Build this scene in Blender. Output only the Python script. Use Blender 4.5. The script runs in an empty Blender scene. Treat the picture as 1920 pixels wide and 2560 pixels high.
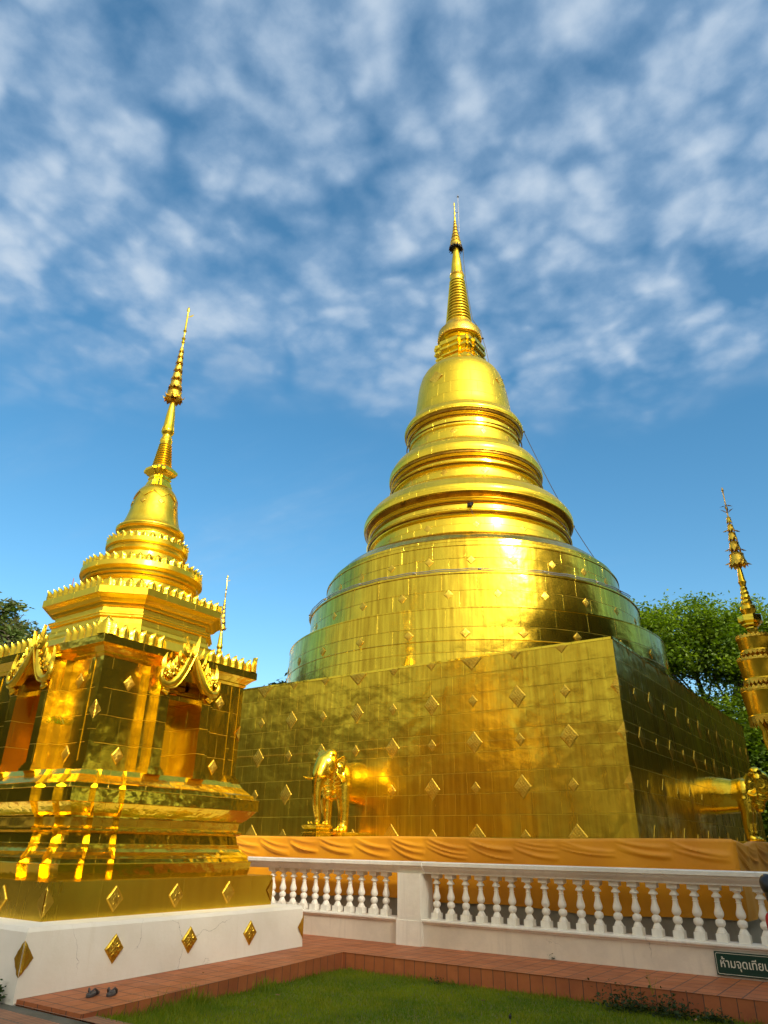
import bpy, bmesh, math, random
import numpy as np
from mathutils import Vector, Matrix, noise
R = math.radians
PI = math.pi
sc = bpy.context.scene
COL = sc.collection
random.seed(7)

# ------------------------------------------------------------------ camera
PITCH, YAW, ROLL, FPX = R(25.35), R(35.22), R(.904), 1759.0
CAM = Vector((0, 0, 1.6))
cam_d = bpy.data.cameras.new("camera")
cam = bpy.data.objects.new("camera", cam_d)
COL.objects.link(cam)
sc.camera = cam
fh = Vector((-math.sin(YAW), math.cos(YAW), 0))
rt0 = Vector((math.cos(YAW), math.sin(YAW), 0))
fw = fh * math.cos(PITCH) + Vector((0, 0, math.sin(PITCH)))
cu0 = -fh * math.sin(PITCH) + Vector((0, 0, math.cos(PITCH)))
rt = rt0 * math.cos(ROLL) + cu0 * math.sin(ROLL)
cu = -rt0 * math.sin(ROLL) + cu0 * math.cos(ROLL)
M = Matrix((rt, cu, -fw)).transposed().to_4x4()
M.translation = CAM
cam.matrix_world = M
cam_d.sensor_fit = 'HORIZONTAL'
cam_d.sensor_width = 36
cam_d.lens = FPX / 1920 * 36
cam_d.clip_start = .1
cam_d.clip_end = 3000

# ------------------------------------------------------------------ world, sun, exposure
SUN_EL, SUN_DIR_DEG = 30.0, -27.0          # direction towards the sun, measured from +X, anticlockwise
sv = Vector((math.cos(R(SUN_DIR_DEG)) * math.cos(R(SUN_EL)), math.sin(R(SUN_DIR_DEG)) * math.cos(R(SUN_EL)), math.sin(R(SUN_EL))))
world = bpy.data.worlds.new("World")
sc.world = world
world.use_nodes = True
SKY_STRENGTH = 0.15
def build_world():
    nt = world.node_tree
    nt.nodes.clear()
    N = nt.nodes.new
    L = nt.links.new
    out = N('ShaderNodeOutputWorld')
    bg = N('ShaderNodeBackground')
    sky = N('ShaderNodeTexSky')
    sky.sky_type = 'NISHITA'
    sky.sun_disc = False
    sky.sun_elevation = R(SUN_EL)
    sky.sun_rotation = R(90 - SUN_DIR_DEG)
    sky.air_density = 1.0
    sky.dust_density = .7
    sky.ozone_density = 1.3
    tc = N('ShaderNodeTexCoord')
    sep = N('ShaderNodeSeparateXYZ')
    L(tc.outputs['Generated'], sep.inputs[0])
    def math_(op, a, b=None, c=None, clamp=False):
        m = N('ShaderNodeMath'); m.operation = op; m.use_clamp = clamp
        for i, v in enumerate((a, b, c)):
            if v is None: continue
            if isinstance(v, (int, float)): m.inputs[i].default_value = v
            else: L(v, m.inputs[i])
        return m.outputs[0]
    # project the direction on a flat cloud layer
    zz = math_('MAXIMUM', sep.outputs[2], 0.02)
    zz = math_('ADD', zz, 0.10)
    px = math_('DIVIDE', sep.outputs[0], zz)
    py = math_('DIVIDE', sep.outputs[1], zz)
    cmb = N('ShaderNodeCombineXYZ')
    L(px, cmb.inputs[0]); L(py, cmb.inputs[1])
    def noise_(vec, scale, detail, rough, dist=0, off=(0, 0, 0)):
        mp = N('ShaderNodeMapping')
        mp.inputs['Location'].default_value = off
        L(vec, mp.inputs[0])
        n = N('ShaderNodeTexNoise')
        n.inputs['Scale'].default_value = scale
        n.inputs['Detail'].default_value = detail
        n.inputs['Roughness'].default_value = rough
        n.inputs['Distortion'].default_value = dist
        L(mp.outputs[0], n.inputs['Vector'])
        return n.outputs[0]
    v = cmb.outputs[0]
    puff = noise_(v, 5.0, 7, .58, .15)
    cell = N('ShaderNodeTexVoronoi'); cell.feature = 'SMOOTH_F1'
    cell.inputs['Scale'].default_value = 10.5
    cell.inputs['Smoothness'].default_value = .6
    wn = N('ShaderNodeTexNoise'); wn.inputs['Scale'].default_value = 7; wn.inputs['Detail'].default_value = 3
    L(v, wn.inputs['Vector'])
    vm = N('ShaderNodeVectorMath'); vm.operation = 'MULTIPLY_ADD'
    L(wn.outputs['Color'], vm.inputs[0]); vm.inputs[1].default_value = (.12, .12, 0); L(v, vm.inputs[2])
    L(vm.outputs[0], cell.inputs['Vector'])
    big = noise_(v, 1.6, 3, .5, .3, (3.1, 1.7, 0))
    # coverage: clear near the horizon, broken field above
    ramp_e = N('ShaderNodeMapRange')
    ramp_e.interpolation_type = 'SMOOTHSTEP'
    edge = math_('MULTIPLY_ADD', big, -.22, math_('ADD', sep.outputs[2], .11))
    L(edge, ramp_e.inputs[0])
    ramp_e.inputs[1].default_value = .50; ramp_e.inputs[2].default_value = .62
    ramp_e.inputs[3].default_value = 0.0; ramp_e.inputs[4].default_value = 1.0
    cell2 = N('ShaderNodeTexVoronoi'); cell2.feature = 'SMOOTH_F1'; cell2.inputs['Scale'].default_value = 24; cell2.inputs['Smoothness'].default_value = .5
    L(vm.outputs[0], cell2.inputs['Vector'])
    fine = noise_(v, 26.0, 6, .6, .2)
    s = math_('MULTIPLY_ADD', cell.outputs['Distance'], -.95, .42)
    s = math_('MULTIPLY_ADD', cell2.outputs['Distance'], -.45, s)
    s = math_('ADD', s, math_('MULTIPLY', math_('SUBTRACT', puff, .5), 1.0))
    s = math_('ADD', s, math_('MULTIPLY', math_('SUBTRACT', fine, .5), .40))
    s = math_('ADD', s, math_('MULTIPLY', math_('SUBTRACT', big, .5), .7))
    dens = N('ShaderNodeMapRange'); dens.interpolation_type = 'SMOOTHSTEP'
    L(s, dens.inputs[0])
    dens.inputs[1].default_value = -.92; dens.inputs[2].default_value = .30
    d = math_('MULTIPLY', dens.outputs[0], ramp_e.outputs[0])
    # thin wisps lower down
    mpw = N('ShaderNodeMapping'); mpw.inputs['Scale'].default_value = (.55, 1.9, 1); mpw.inputs['Rotation'].default_value = (0, 0, R(35))
    L(v, mpw.inputs[0])
    wi = N('ShaderNodeTexNoise'); wi.inputs['Scale'].default_value = 1.1; wi.inputs['Detail'].default_value = 6; wi.inputs['Roughness'].default_value = .62
    L(mpw.outputs[0], wi.inputs['Vector'])
    wr = N('ShaderNodeMapRange'); wr.interpolation_type = 'SMOOTHSTEP'
    L(wi.outputs[0], wr.inputs[0]); wr.inputs[1].default_value = .5; wr.inputs[2].default_value = .85
    wr.inputs[4].default_value = .30
    d = math_('MAXIMUM', d, wr.outputs[0])
    d = math_('MAXIMUM', d, math_('MULTIPLY', ramp_e.outputs[0], .07))
    d = math_('MULTIPLY', d, .88, clamp=True)
    # sky colour grading: deepen blue a little
    hs = N('ShaderNodeHueSaturation'); hs.inputs['Hue'].default_value = .487; hs.inputs['Saturation'].default_value = 1.31; hs.inputs['Value'].default_value = .60
    L(sky.outputs[0], hs.inputs['Color'])
    mix = N('ShaderNodeMix'); mix.data_type = 'RGBA'
    L(d, mix.inputs['Factor'])
    # hazy cloud sheet over the southern and western half of the sky
    veil = N('ShaderNodeMix'); veil.data_type = 'RGBA'
    vd = N('ShaderNodeVectorMath'); vd.operation = 'DOT_PRODUCT'; L(tc.outputs['Generated'], vd.inputs[0]); vd.inputs[1].default_value = (.25, -.93, .0)
    vr = N('ShaderNodeMapRange'); vr.interpolation_type = 'SMOOTHSTEP'; L(vd.outputs['Value'], vr.inputs[0])
    vr.inputs[1].default_value = -.15; vr.inputs[2].default_value = .55; vr.inputs[4].default_value = .85
    L(vr.outputs[0], veil.inputs['Factor']); L(hs.outputs[0], veil.inputs[6]); veil.inputs[7].default_value = (2.5, 2.55, 2.35, 1)
    L(veil.outputs[2], mix.inputs[6])
    cc = N('ShaderNodeMix'); cc.data_type = 'RGBA'
    cr = N('ShaderNodeMapRange'); L(s, cr.inputs[0]); cr.inputs[1].default_value = -.35; cr.inputs[2].default_value = .35
    L(cr.outputs[0], cc.inputs['Factor']); cc.inputs[6].default_value = (1.2, 1.7, 2.35, 1); cc.inputs[7].default_value = (1.95, 2.28, 2.65, 1)
    L(cc.outputs[2], mix.inputs[7])
    # bright veil of thin cloud round the sun
    dt = N('ShaderNodeVectorMath'); dt.operation = 'DOT_PRODUCT'; L(tc.outputs['Generated'], dt.inputs[0]); dt.inputs[1].default_value = tuple(sv)
    dd = math_('MAXIMUM', dt.outputs['Value'], 0.0)
    gl = math_('ADD', math_('MULTIPLY', math_('POWER', dd, 7.0), 11.0), math_('MULTIPLY', math_('POWER', dd, 60.0), 30.0))
    gm = N('ShaderNodeVectorMath'); gm.operation = 'SCALE'; gm.inputs[0].default_value = (1.0, .90, .68); L(gl, gm.inputs['Scale'])
    ga = N('ShaderNodeVectorMath'); ga.operation = 'ADD'; L(mix.outputs[2], ga.inputs[0]); L(gm.outputs[0], ga.inputs[1])
    L(ga.outputs[0], bg.inputs['Color'])
    bg.inputs['Strength'].default_value = SKY_STRENGTH
    L(bg.outputs[0], out.inputs[0])
build_world()
sun_d = bpy.data.lights.new("sun", 'SUN')
sun_d.energy = 2.6
sun_d.angle = R(3.2)     # softened by thin cloud
sun_d.color = (1.0, .93, .78)
sun = bpy.data.objects.new("sun", sun_d)
sun.rotation_mode = 'QUATERNION'
sun.rotation_quaternion = sv.to_track_quat('Z', 'Y')
sun.location = (40, -15, 40)
COL.objects.link(sun)
sc.view_settings.view_transform = 'Standard'
sc.view_settings.look = 'None'
sc.view_settings.exposure = 1.1
sc.view_settings.gamma = 1.0
sc.render.engine = 'CYCLES'
sc.cycles.max_bounces = 8
sc.cycles.glossy_bounces = 6
sc.cycles.diffuse_bounces = 3
sc.cycles.sample_clamp_indirect = 6

# ------------------------------------------------------------------ object helpers
def tag(o, label=None, cat=None, group=None, kind=None):
    if label: o['label'] = label
    if cat: o['category'] = cat
    if group: o['group'] = group
    if kind: o['kind'] = kind
    return o
def thing(name, loc, label, cat, group=None, rz=0, scale=1):
    o = bpy.data.objects.new(name, None)
    o.empty_display_size = .3
    o.location = loc
    o.rotation_euler = (0, 0, rz)
    o.scale = (scale,) * 3
    COL.objects.link(o)
    return tag(o, label, cat, group)
def link(name, me, parent=None, loc=(0, 0, 0), rot=None, scale=None):
    o = bpy.data.objects.new(name, me)
    COL.objects.link(o)
    if parent: o.parent = parent
    o.location = loc
    if rot: o.rotation_euler = rot
    if scale: o.scale = scale
    return o
def copy_tree(o, parent=None):
    c = o.copy(); COL.objects.link(c); c.parent = parent
    for ch in [x for x in COL.objects if x.parent == o]:
        copy_tree(ch, c)
    return c
class MB:
    """collects geometry with uvs (metres); build() makes ONE mesh"""
    def __init__(s): s.v = []; s.f = []; s.uv = []
    def face(s, pts, uvs=None):
        n = len(s.v); s.v += [tuple(p) for p in pts]; s.f.append(tuple(range(n, n + len(pts))))
        s.uv.append(uvs if uvs else [(p[0] + p[1], p[2]) for p in pts])
    def grid(s, P, UV=None, closed_u=False, flip=False):
        # P[j][i]: rows j (v), columns i (u)
        n = len(s.v); nu = len(P[0]); nv = len(P)
        for row in P: s.v += [tuple(p) for p in row]
        for j in range(nv - 1):
            for i in range(nu - 1):
                a, b, c, d = n + j * nu + i, n + j * nu + i + 1, n + (j + 1) * nu + i + 1, n + (j + 1) * nu + i
                f = (a, b, c, d)
                uv = [UV[j][i], UV[j][i + 1], UV[j + 1][i + 1], UV[j + 1][i]] if UV else [(0, 0)] * 4
                if flip: f = f[::-1]; uv = uv[::-1]
                s.f.append(f); s.uv.append(uv)
    def box(s, x0, x1, y0, y1, z0, z1):
        s.face([(x0, y0, z0), (x1, y0, z0), (x1, y0, z1), (x0, y0, z1)], [(x0, z0), (x1, z0), (x1, z1), (x0, z1)])
        s.face([(x1, y1, z0), (x0, y1, z0), (x0, y1, z1), (x1, y1, z1)], [(-x1, z0), (-x0, z0), (-x0, z1), (-x1, z1)])
        s.face([(x1, y0, z0), (x1, y1, z0), (x1, y1, z1), (x1, y0, z1)], [(y0, z0), (y1, z0), (y1, z1), (y0, z1)])
        s.face([(x0, y1, z0), (x0, y0, z0), (x0, y0, z1), (x0, y1, z1)], [(-y1, z0), (-y0, z0), (-y0, z1), (-y1, z1)])
        s.face([(x0, y0, z1), (x1, y0, z1), (x1, y1, z1), (x0, y1, z1)], [(x0, y0), (x1, y0), (x1, y1), (x0, y1)])
        s.face([(x0, y1, z0), (x1, y1, z0), (x1, y0, z0), (x0, y0, z0)], [(x0, y1), (x1, y1), (x1, y0), (x0, y0)])
    def loft(s, outlines, cap_top=True, cap_bot=False):
        """outlines: list of rings [(x,y,z)...] same count; hard sections"""
        n = len(outlines[0])
        # u along the first ring
        U = [0]
        for i in range(n):
            a, b = Vector(outlines[0][i]), Vector(outlines[0][(i + 1) % n]); U.append(U[-1] + (b - a).length)
        vv = 0
        for j in range(len(outlines) - 1):
            A, B = outlines[j], outlines[j + 1]
            dv = (Vector(B[0]) - Vector(A[0])).length
            for i in range(n):
                k = (i + 1) % n
                s.face([A[i], A[k], B[k], B[i]], [(U[i], vv), (U[i + 1], vv), (U[i + 1], vv + dv), (U[i], vv + dv)])
            vv += dv
        if cap_top: s.face(outlines[-1], [(p[0], p[1]) for p in outlines[-1]])
        if cap_bot: s.face(outlines[0][::-1], [(p[0], p[1]) for p in outlines[0][::-1]])
    def lathe(s, prof, seg=64, c=(0, 0), v0=0, rref=None, a0=0, a1=2 * PI, cap=False):
        P = []; UV = []; vv = v0; last = None
        for (r, z) in prof:
            if last: vv += math.hypot(r - last[0], z - last[1])
            last = (r, z)
            rr = rref or max(r, .02)
            P.append([(c[0] + r * math.cos(a0 + (a1 - a0) * i / seg), c[1] + r * math.sin(a0 + (a1 - a0) * i / seg), z) for i in range(seg + 1)])
            UV.append([((rref or prof[0][0]) * (a0 + (a1 - a0) * i / seg), vv) for i in range(seg + 1)])
        s.grid(P, UV)
        if cap:
            s.face([P[-1][i] for i in range(seg)])
    def tube(s, pts, rad, seg=8, cap=True):
        pts = [Vector(p) for p in pts]
        if isinstance(rad, (int, float)): rad = [rad] * len(pts)
        rows = []; up = Vector((0, 0, 1))
        prev = None
        for i, p in enumerate(pts):
            d = (pts[min(i + 1, len(pts) - 1)] - pts[max(i - 1, 0)])
            if d.length < 1e-9: d = Vector((0, 0, 1))
            d.normalize()
            if prev is None:
                a = d.cross(up) if abs(d.z) < .95 else d.cross(Vector((1, 0, 0)))
            else:
                a = prev - d * prev.dot(d)
            a.normalize(); prev = a
            b = d.cross(a)
            rows.append([p + (a * math.cos(2 * PI * k / seg) + b * math.sin(2 * PI * k / seg)) * rad[i] for k in range(seg + 1)])
        s.grid(rows, [[(k / seg, j) for k in range(seg + 1)] for j in range(len(rows))], flip=True)
        if cap:
            s.face(rows[0][:-1]); s.face(rows[-1][:-1][::-1])
    def ellipsoid(s, c, r, seg=16, rings=10, rot=None):
        rows = []
        for j in range(rings + 1):
            t = PI * j / rings - PI / 2
            row = []
            for i in range(seg + 1):
                p = Vector((r[0] * math.cos(t) * math.cos(2 * PI * i / seg), r[1] * math.cos(t) * math.sin(2 * PI * i / seg), r[2] * math.sin(t)))
                if rot: p = rot @ p
                row.append(Vector(c) + p)
            rows.append(row)
        s.grid(rows)
    def xform(s, m, i0=0):
        for i in range(i0, len(s.v)): s.v[i] = tuple(m @ Vector(s.v[i]))
    def mesh(s, name, mat, smooth=None, weld=True):
        me = bpy.data.meshes.new(name)
        me.from_pydata(s.v, [], s.f)
        uvl = me.uv_layers.new(name='UVMap')
        flat = [c for f in s.uv for uv in f for c in uv]
        uvl.data.foreach_set('uv', flat)
        if weld:
            bm = bmesh.new(); bm.from_mesh(me)
            bmesh.ops.remove_doubles(bm, verts=bm.verts, dist=1e-5)
            bm.to_mesh(me); bm.free()
        me.materials.append(mat)
        if smooth is not None:
            me.polygons.foreach_set('use_smooth', [True] * len(me.polygons))
            me.set_sharp_from_angle(angle=R(smooth))
        me.update()
        return me
    def build(s, name, mat, parent=None, smooth=None, loc=(0, 0, 0), rot=None, weld=True):
        return link(name, s.mesh(name, mat, smooth, weld), parent, loc, rot)
def np_mesh(name, V, F, mat, attr=None):
    me = bpy.data.meshes.new(name)
    V = np.asarray(V, dtype=np.float32); F = np.asarray(F, dtype=np.int32)
    k = F.shape[1]
    me.vertices.add(len(V)); me.vertices.foreach_set('co', V.ravel())
    me.loops.add(F.size); me.loops.foreach_set('vertex_index', F.ravel())
    me.polygons.add(len(F)); me.polygons.foreach_set('loop_start', np.arange(0, F.size, k, dtype=np.int32))
    me.polygons.foreach_set('loop_total', np.full(len(F), k, dtype=np.int32)) if False else None
    me.update(calc_edges=True)
    me.materials.append(mat)
    if attr is not None:
        a = me.attributes.new('tint', 'FLOAT', 'POINT'); a.data.foreach_set('value', np.asarray(attr, dtype=np.float32))
    me.validate()
    return me

# ------------------------------------------------------------------ materials
class NT:
    def __init__(s, name):
        s.m = bpy.data.materials.new(name); s.m.use_nodes = True
        s.t = s.m.node_tree; s.b = s.t.nodes['Principled BSDF']; s.out = s.t.nodes['Material Output']
    def n(s, t, **k):
        x = s.t.nodes.new(t)
        for a, v in k.items():
            if a.startswith('i_'):
                key = a[2:]
                x.inputs[int(key) if key.isdigit() else key.replace('_', ' ')].default_value = v
            else: setattr(x, a, v)
        return x
    def l(s, a, b): s.t.links.new(a, b)
    def math(s, op, a, b=None, c=None, clamp=False):
        m = s.n('ShaderNodeMath', operation=op, use_clamp=clamp)
        for i, v in enumerate((a, b, c)):
            if v is None: continue
            if isinstance(v, (int, float)): m.inputs[i].default_value = v
            else: s.l(v, m.inputs[i])
        return m.outputs[0]
    def noise(s, vec, scale, detail=4, rough=.5, dist=0, col=False):
        n = s.n('ShaderNodeTexNoise', i_Scale=scale, i_Detail=detail, i_Roughness=rough, i_Distortion=dist)
        if vec is not None: s.l(vec, n.inputs['Vector'])
        return n.outputs[1 if col else 0]
    def rng(s, x, a, b, c=0, d=1, smooth=False):
        m = s.n('ShaderNodeMapRange', i_1=a, i_2=b, i_3=c, i_4=d)
        if smooth: m.interpolation_type = 'SMOOTHSTEP'
        s.l(x, m.inputs[0]); return m.outputs[0]
    def mix(s, f, a, b):
        m = s.n('ShaderNodeMix', data_type='RGBA')
        for v, k in ((f, 0), (a, 6), (b, 7)):
            if isinstance(v, (int, float)): m.inputs[k].default_value = v
            elif isinstance(v, tuple): m.inputs[k].default_value = (*v, 1)
            else: s.l(v, m.inputs[k])
        return m.outputs[2]
    def bump(s, h, strength=.5, dist=.01, normal=None):
        b = s.n('ShaderNodeBump', i_Strength=strength, i_Distance=dist)
        s.l(h, b.inputs['Height'])
        if normal is not None: s.l(normal, b.inputs['Normal'])
        return b.outputs[0]
    def map(s, vec, scale=(1, 1, 1), loc=(0, 0, 0), rot=(0, 0, 0)):
        m = s.n('ShaderNodeMapping'); m.inputs['Scale'].default_value = scale; m.inputs['Location'].default_value = loc; m.inputs['Rotation'].default_value = rot
        s.l(vec, m.inputs[0]); return m.outputs[0]
GOLD = (.95, .675, .05)
GOLD2 = (.74, .44, .02)
def satin_lobe(g, col, rg, nb, satin):
    gl = g.n('ShaderNodeBsdfGlossy'); g.l(col, gl.inputs['Color']); gl.inputs['Roughness'].default_value = .44
    g.l(nb, gl.inputs['Normal'])
    mx = g.n('ShaderNodeMixShader', i_0=satin); g.l(g.b.outputs[0], mx.inputs[1]); g.l(gl.outputs[0], mx.inputs[2]); g.l(mx.outputs[0], g.out.inputs[0])
def gold_mat(name, rough=.2, row=.39, wid=.62, seam=.55, dent=1.0, dent_scale=1.6, streak=.5, tilt=.5, patina=.3, mortar=.006, base=GOLD, dark=GOLD2, satin=.5):
    g = NT(name); b = g.b
    b.inputs['Metallic'].default_value = 1.0
    uv = g.n('ShaderNodeTexCoord').outputs['UV']
    tc = g.n('ShaderNodeTexCoord').outputs['Object']
    br = g.n('ShaderNodeTexBrick', i_Scale=1.0, offset=.5, offset_frequency=2)
    br.inputs['Color1'].default_value = (0, 0, 0, 1); br.inputs['Color2'].default_value = (1, 1, 1, 1)
    br.inputs['Mortar'].default_value = (.5, .5, .5, 1)
    br.inputs['Mortar Size'].default_value = mortar; br.inputs['Mortar Smooth'].default_value = .7
    br.inputs['Brick Width'].default_value = wid; br.inputs['Row Height'].default_value = row
    # wobble the seams slightly so that no line is ruler straight
    wob = g.noise(uv, 3.0, 2, .5, col=True)
    vm = g.n('ShaderNodeVectorMath', operation='MULTIPLY_ADD'); g.l(wob, vm.inputs[0]); vm.inputs[1].default_value = (.02, .02, 0); g.l(uv, vm.inputs[2])
    g.l(vm.outputs[0], br.inputs['Vector'])
    brh = g.n('ShaderNodeTexBrick', i_Scale=1.0, offset=.5)
    brh.inputs['Mortar Size'].default_value = mortar; brh.inputs['Mortar Smooth'].default_value = .7
    brh.inputs['Brick Width'].default_value = 4000.0; brh.inputs['Row Height'].default_value = row
    g.l(vm.outputs[0], brh.inputs['Vector'])
    fac = g.math('MAXIMUM', brh.outputs['Fac'], g.math('MULTIPLY', br.outputs['Fac'], .38)); cell = br.outputs['Color']
    # vertical streaks of weathering
    st = g.noise(g.map(uv, (9, .5, 1)), 1.0, 5, .6)
    st = g.rng(st, .35, .7, 0, 1)
    big = g.noise(uv, .45, 4, .6)
    big = g.rng(big, .35, .7, 0, 1)
    sep = g.n('ShaderNodeSeparateColor'); g.l(cell, sep.inputs[0])
    f = g.math('MULTIPLY', st, streak)
    f = g.math('MULTIPLY_ADD', big, patina, f)
    f = g.math('MULTIPLY_ADD', sep.outputs[0], .16, f, clamp=True)
    col = g.mix(f, base, dark)
    seamgap = g.noise(uv, 2.2, 3, .6)
    sg = g.math('MULTIPLY', g.math('MULTIPLY', fac, seam), g.rng(seamgap, .38, .6, .25, 1), clamp=True)
    col = g.mix(sg, col, (.10, .055, .008))
    g.l(col, b.inputs['Base Color'])
    rg = g.math('MULTIPLY_ADD', st, .07 * streak * 2, rough)
    rg = g.math('MULTIPLY_ADD', big, .06, rg)
    rg = g.math('MULTIPLY_ADD', fac, .15, rg)
    g.l(rg, b.inputs['Roughness'])
    # dents: every sheet leans a little its own way, and buckles
    d1 = g.noise(uv, dent_scale, 2, .45)
    d2 = g.noise(g.map(uv, (1, 1, 1), (5, 3, 1)), dent_scale * 4.5, 2, .5)
    uvs = g.n('ShaderNodeSeparateXYZ'); g.l(uv, uvs.inputs[0])
    geo = g.n('ShaderNodeNewGeometry')
    wn = g.n('ShaderNodeTexWhiteNoise', noise_dimensions='1D'); g.l(g.math('MULTIPLY', sep.outputs[0], 57.3), wn.inputs['W'])
    off = g.n('ShaderNodeVectorMath', operation='SUBTRACT'); g.l(wn.outputs['Color'], off.inputs[0]); off.inputs[1].default_value = (.5, .5, .5)
    offs = g.n('ShaderNodeVectorMath', operation='MULTIPLY_ADD'); g.l(off.outputs[0], offs.inputs[0]); offs.inputs[1].default_value = (.05 * tilt,) * 3; g.l(geo.outputs['Normal'], offs.inputs[2])
    nrmz = g.n('ShaderNodeVectorMath', operation='NORMALIZE'); g.l(offs.outputs[0], nrmz.inputs[0])
    h = g.math('MULTIPLY', d1, .055 * dent)
    h = g.math('MULTIPLY_ADD', d2, .0065 * dent, h)
    h = g.math('MULTIPLY_ADD', fac, -.009, h)
    nb = g.bump(h, 1.0, 1.0, nrmz.outputs[0])
    g.l(nb, b.inputs['Normal'])
    satin_lobe(g, col, rg, nb, satin)
    return g.m
M_wall = gold_mat('gold sheet wall', dark=(.50, .29, .018), rough=.16, row=.389, wid=.55, dent=.62, tilt=.5, streak=.65, mortar=.005, seam=.6, satin=.35)
M_drum = gold_mat('gold sheet drum', dark=(.46, .27, .018), rough=.10, row=.62, wid=.9, dent=.34, tilt=.7, streak=.7, seam=.8, mortar=.007, patina=.22, satin=.08)
M_upper = gold_mat('gold sheet upper tiers', rough=.15, row=.5, wid=.5, dent=.12, tilt=.2, streak=.25, seam=.5, mortar=.004, patina=.15)
M_body = gold_mat('gold sheet shrine body', rough=.13, row=.37, wid=.45, dent=.35, dent_scale=2.5, tilt=.8, streak=.7, patina=.25, mortar=.004, satin=.12)
M_mould = gold_mat('gold sheet mouldings', rough=.11, row=3.0, wid=.62, dent=.30, dent_scale=3.2, tilt=.0, streak=.2, patina=.2, mortar=.003, seam=.4, satin=.14)
M_tier = gold_mat('gold sheet small tiers', rough=.16, row=3.0, wid=.62, dent=.2, dent_scale=3.2, tilt=.0, streak=.2, patina=.2, mortar=.003, seam=.4, satin=.6)
M_plinth = gold_mat('gold sheet plinth', rough=.22, row=2.0, wid=1.3, dent=.22, dent_scale=1.3, tilt=.0, streak=.15, patina=.5, mortar=.003, seam=.4, satin=.1, dark=(.5, .28, .015))
def plain_gold(name, rough=.15, bump=.0, bs=30, col=GOLD, dark=GOLD2, satin=.4):
    g = NT(name); b = g.b
    b.inputs['Metallic'].default_value = 1.0
    tc = g.n('ShaderNodeTexCoord').outputs['Object']
    n1 = g.rng(g.noise(tc, 3, 5, .6), .35, .7)
    cm = g.mix(n1, col, dark)
    g.l(cm, b.inputs['Base Color'])
    g.l(g.math('MULTIPLY_ADD', n1, .08, rough), b.inputs['Roughness'])
    h = g.math('MULTIPLY', g.noise(tc, 4, 2, .5), .01)
    if bump:
        h = g.math('MULTIPLY_ADD', g.noise(tc, bs, 3, .6), bump, h)
    nb = g.bump(h, 1.0, 1.0)
    g.l(nb, b.inputs['Normal'])
    satin_lobe(g, cm, None, nb, satin)
    return g.m
M_gold = plain_gold('gold smooth', .14)
M_eleph = plain_gold('gold elephant', .11, satin=.2)
M_leaf_gold = plain_gold('gold leaf ornament', .14, .004, 35)
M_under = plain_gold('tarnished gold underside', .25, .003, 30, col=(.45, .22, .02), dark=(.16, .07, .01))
M_relief = plain_gold('gold relief', .20, .009, 40, col=(.92, .62, .07), dark=(.58, .33, .03), satin=.45)
M_old = plain_gold('old gilt iron', .3, .004, 40, col=(.8, .55, .14), dark=(.25, .13, .04))

def white_mat(name, base=(.74, .70, .62), dark=(.45, .42, .36), scale=1.5, rough=.75, amt=.5):
    g = NT(name); b = g.b
    tc = g.n('ShaderNodeTexCoord').outputs['Object']
    n1 = g.rng(g.noise(tc, scale, 7, .65), .42, .75)
    st = g.rng(g.noise(g.map(tc, (7, 7, .6)), 1.2, 5, .6), .5, .8)
    f = g.math('MULTIPLY', g.math('MAXIMUM', n1, st), amt, clamp=True)
    # fine cracks
    vor = g.n('ShaderNodeTexVoronoi', feature='DISTANCE_TO_EDGE', i_Scale=1.1); 
    wv = g.n('ShaderNodeVectorMath', operation='MULTIPLY_ADD'); g.l(g.noise(tc, 3, 4, .6, col=True), wv.inputs[0]); wv.inputs[1].default_value = (.35, .35, .35); g.l(tc, wv.inputs[2])
    g.l(wv.outputs[0], vor.inputs['Vector'])
    ck = g.rng(vor.outputs['Distance'], .0, .004, 1, 0)
    ck = g.math('MULTIPLY', ck, g.rng(g.noise(tc, .8, 2, .5), .55, .62), clamp=True)
    col = g.mix(f, base, dark)
    col = g.mix(g.math('MULTIPLY', ck, .7), col, (.2, .18, .15))
    g.l(col, b.inputs['Base Color'])
    b.inputs['Roughness'].default_value = rough
    h = g.math('MULTIPLY', g.noise(tc, 5, 6, .65), .006)
    h = g.math('MULTIPLY_ADD', ck, -.004, h)
    g.l(g.bump(h, .9, 1.0), b.inputs['Normal'])
    return g.m
M_white = white_mat('whitewashed plaster', (.88, .83, .72), (.66, .58, .42), amt=.35)
M_balu = white_mat('white painted concrete', (.88, .84, .74), (.46, .43, .37), amt=.45)
M_panel = white_mat('stained plaster panel', (.76, .68, .55), (.42, .37, .31), amt=.55)
M_white_shade = white_mat('white plaster with shade tone', (.42, .39, .31), (.28, .26, .20), amt=.6)  # white platform wall, its shade put into the base colour

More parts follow.
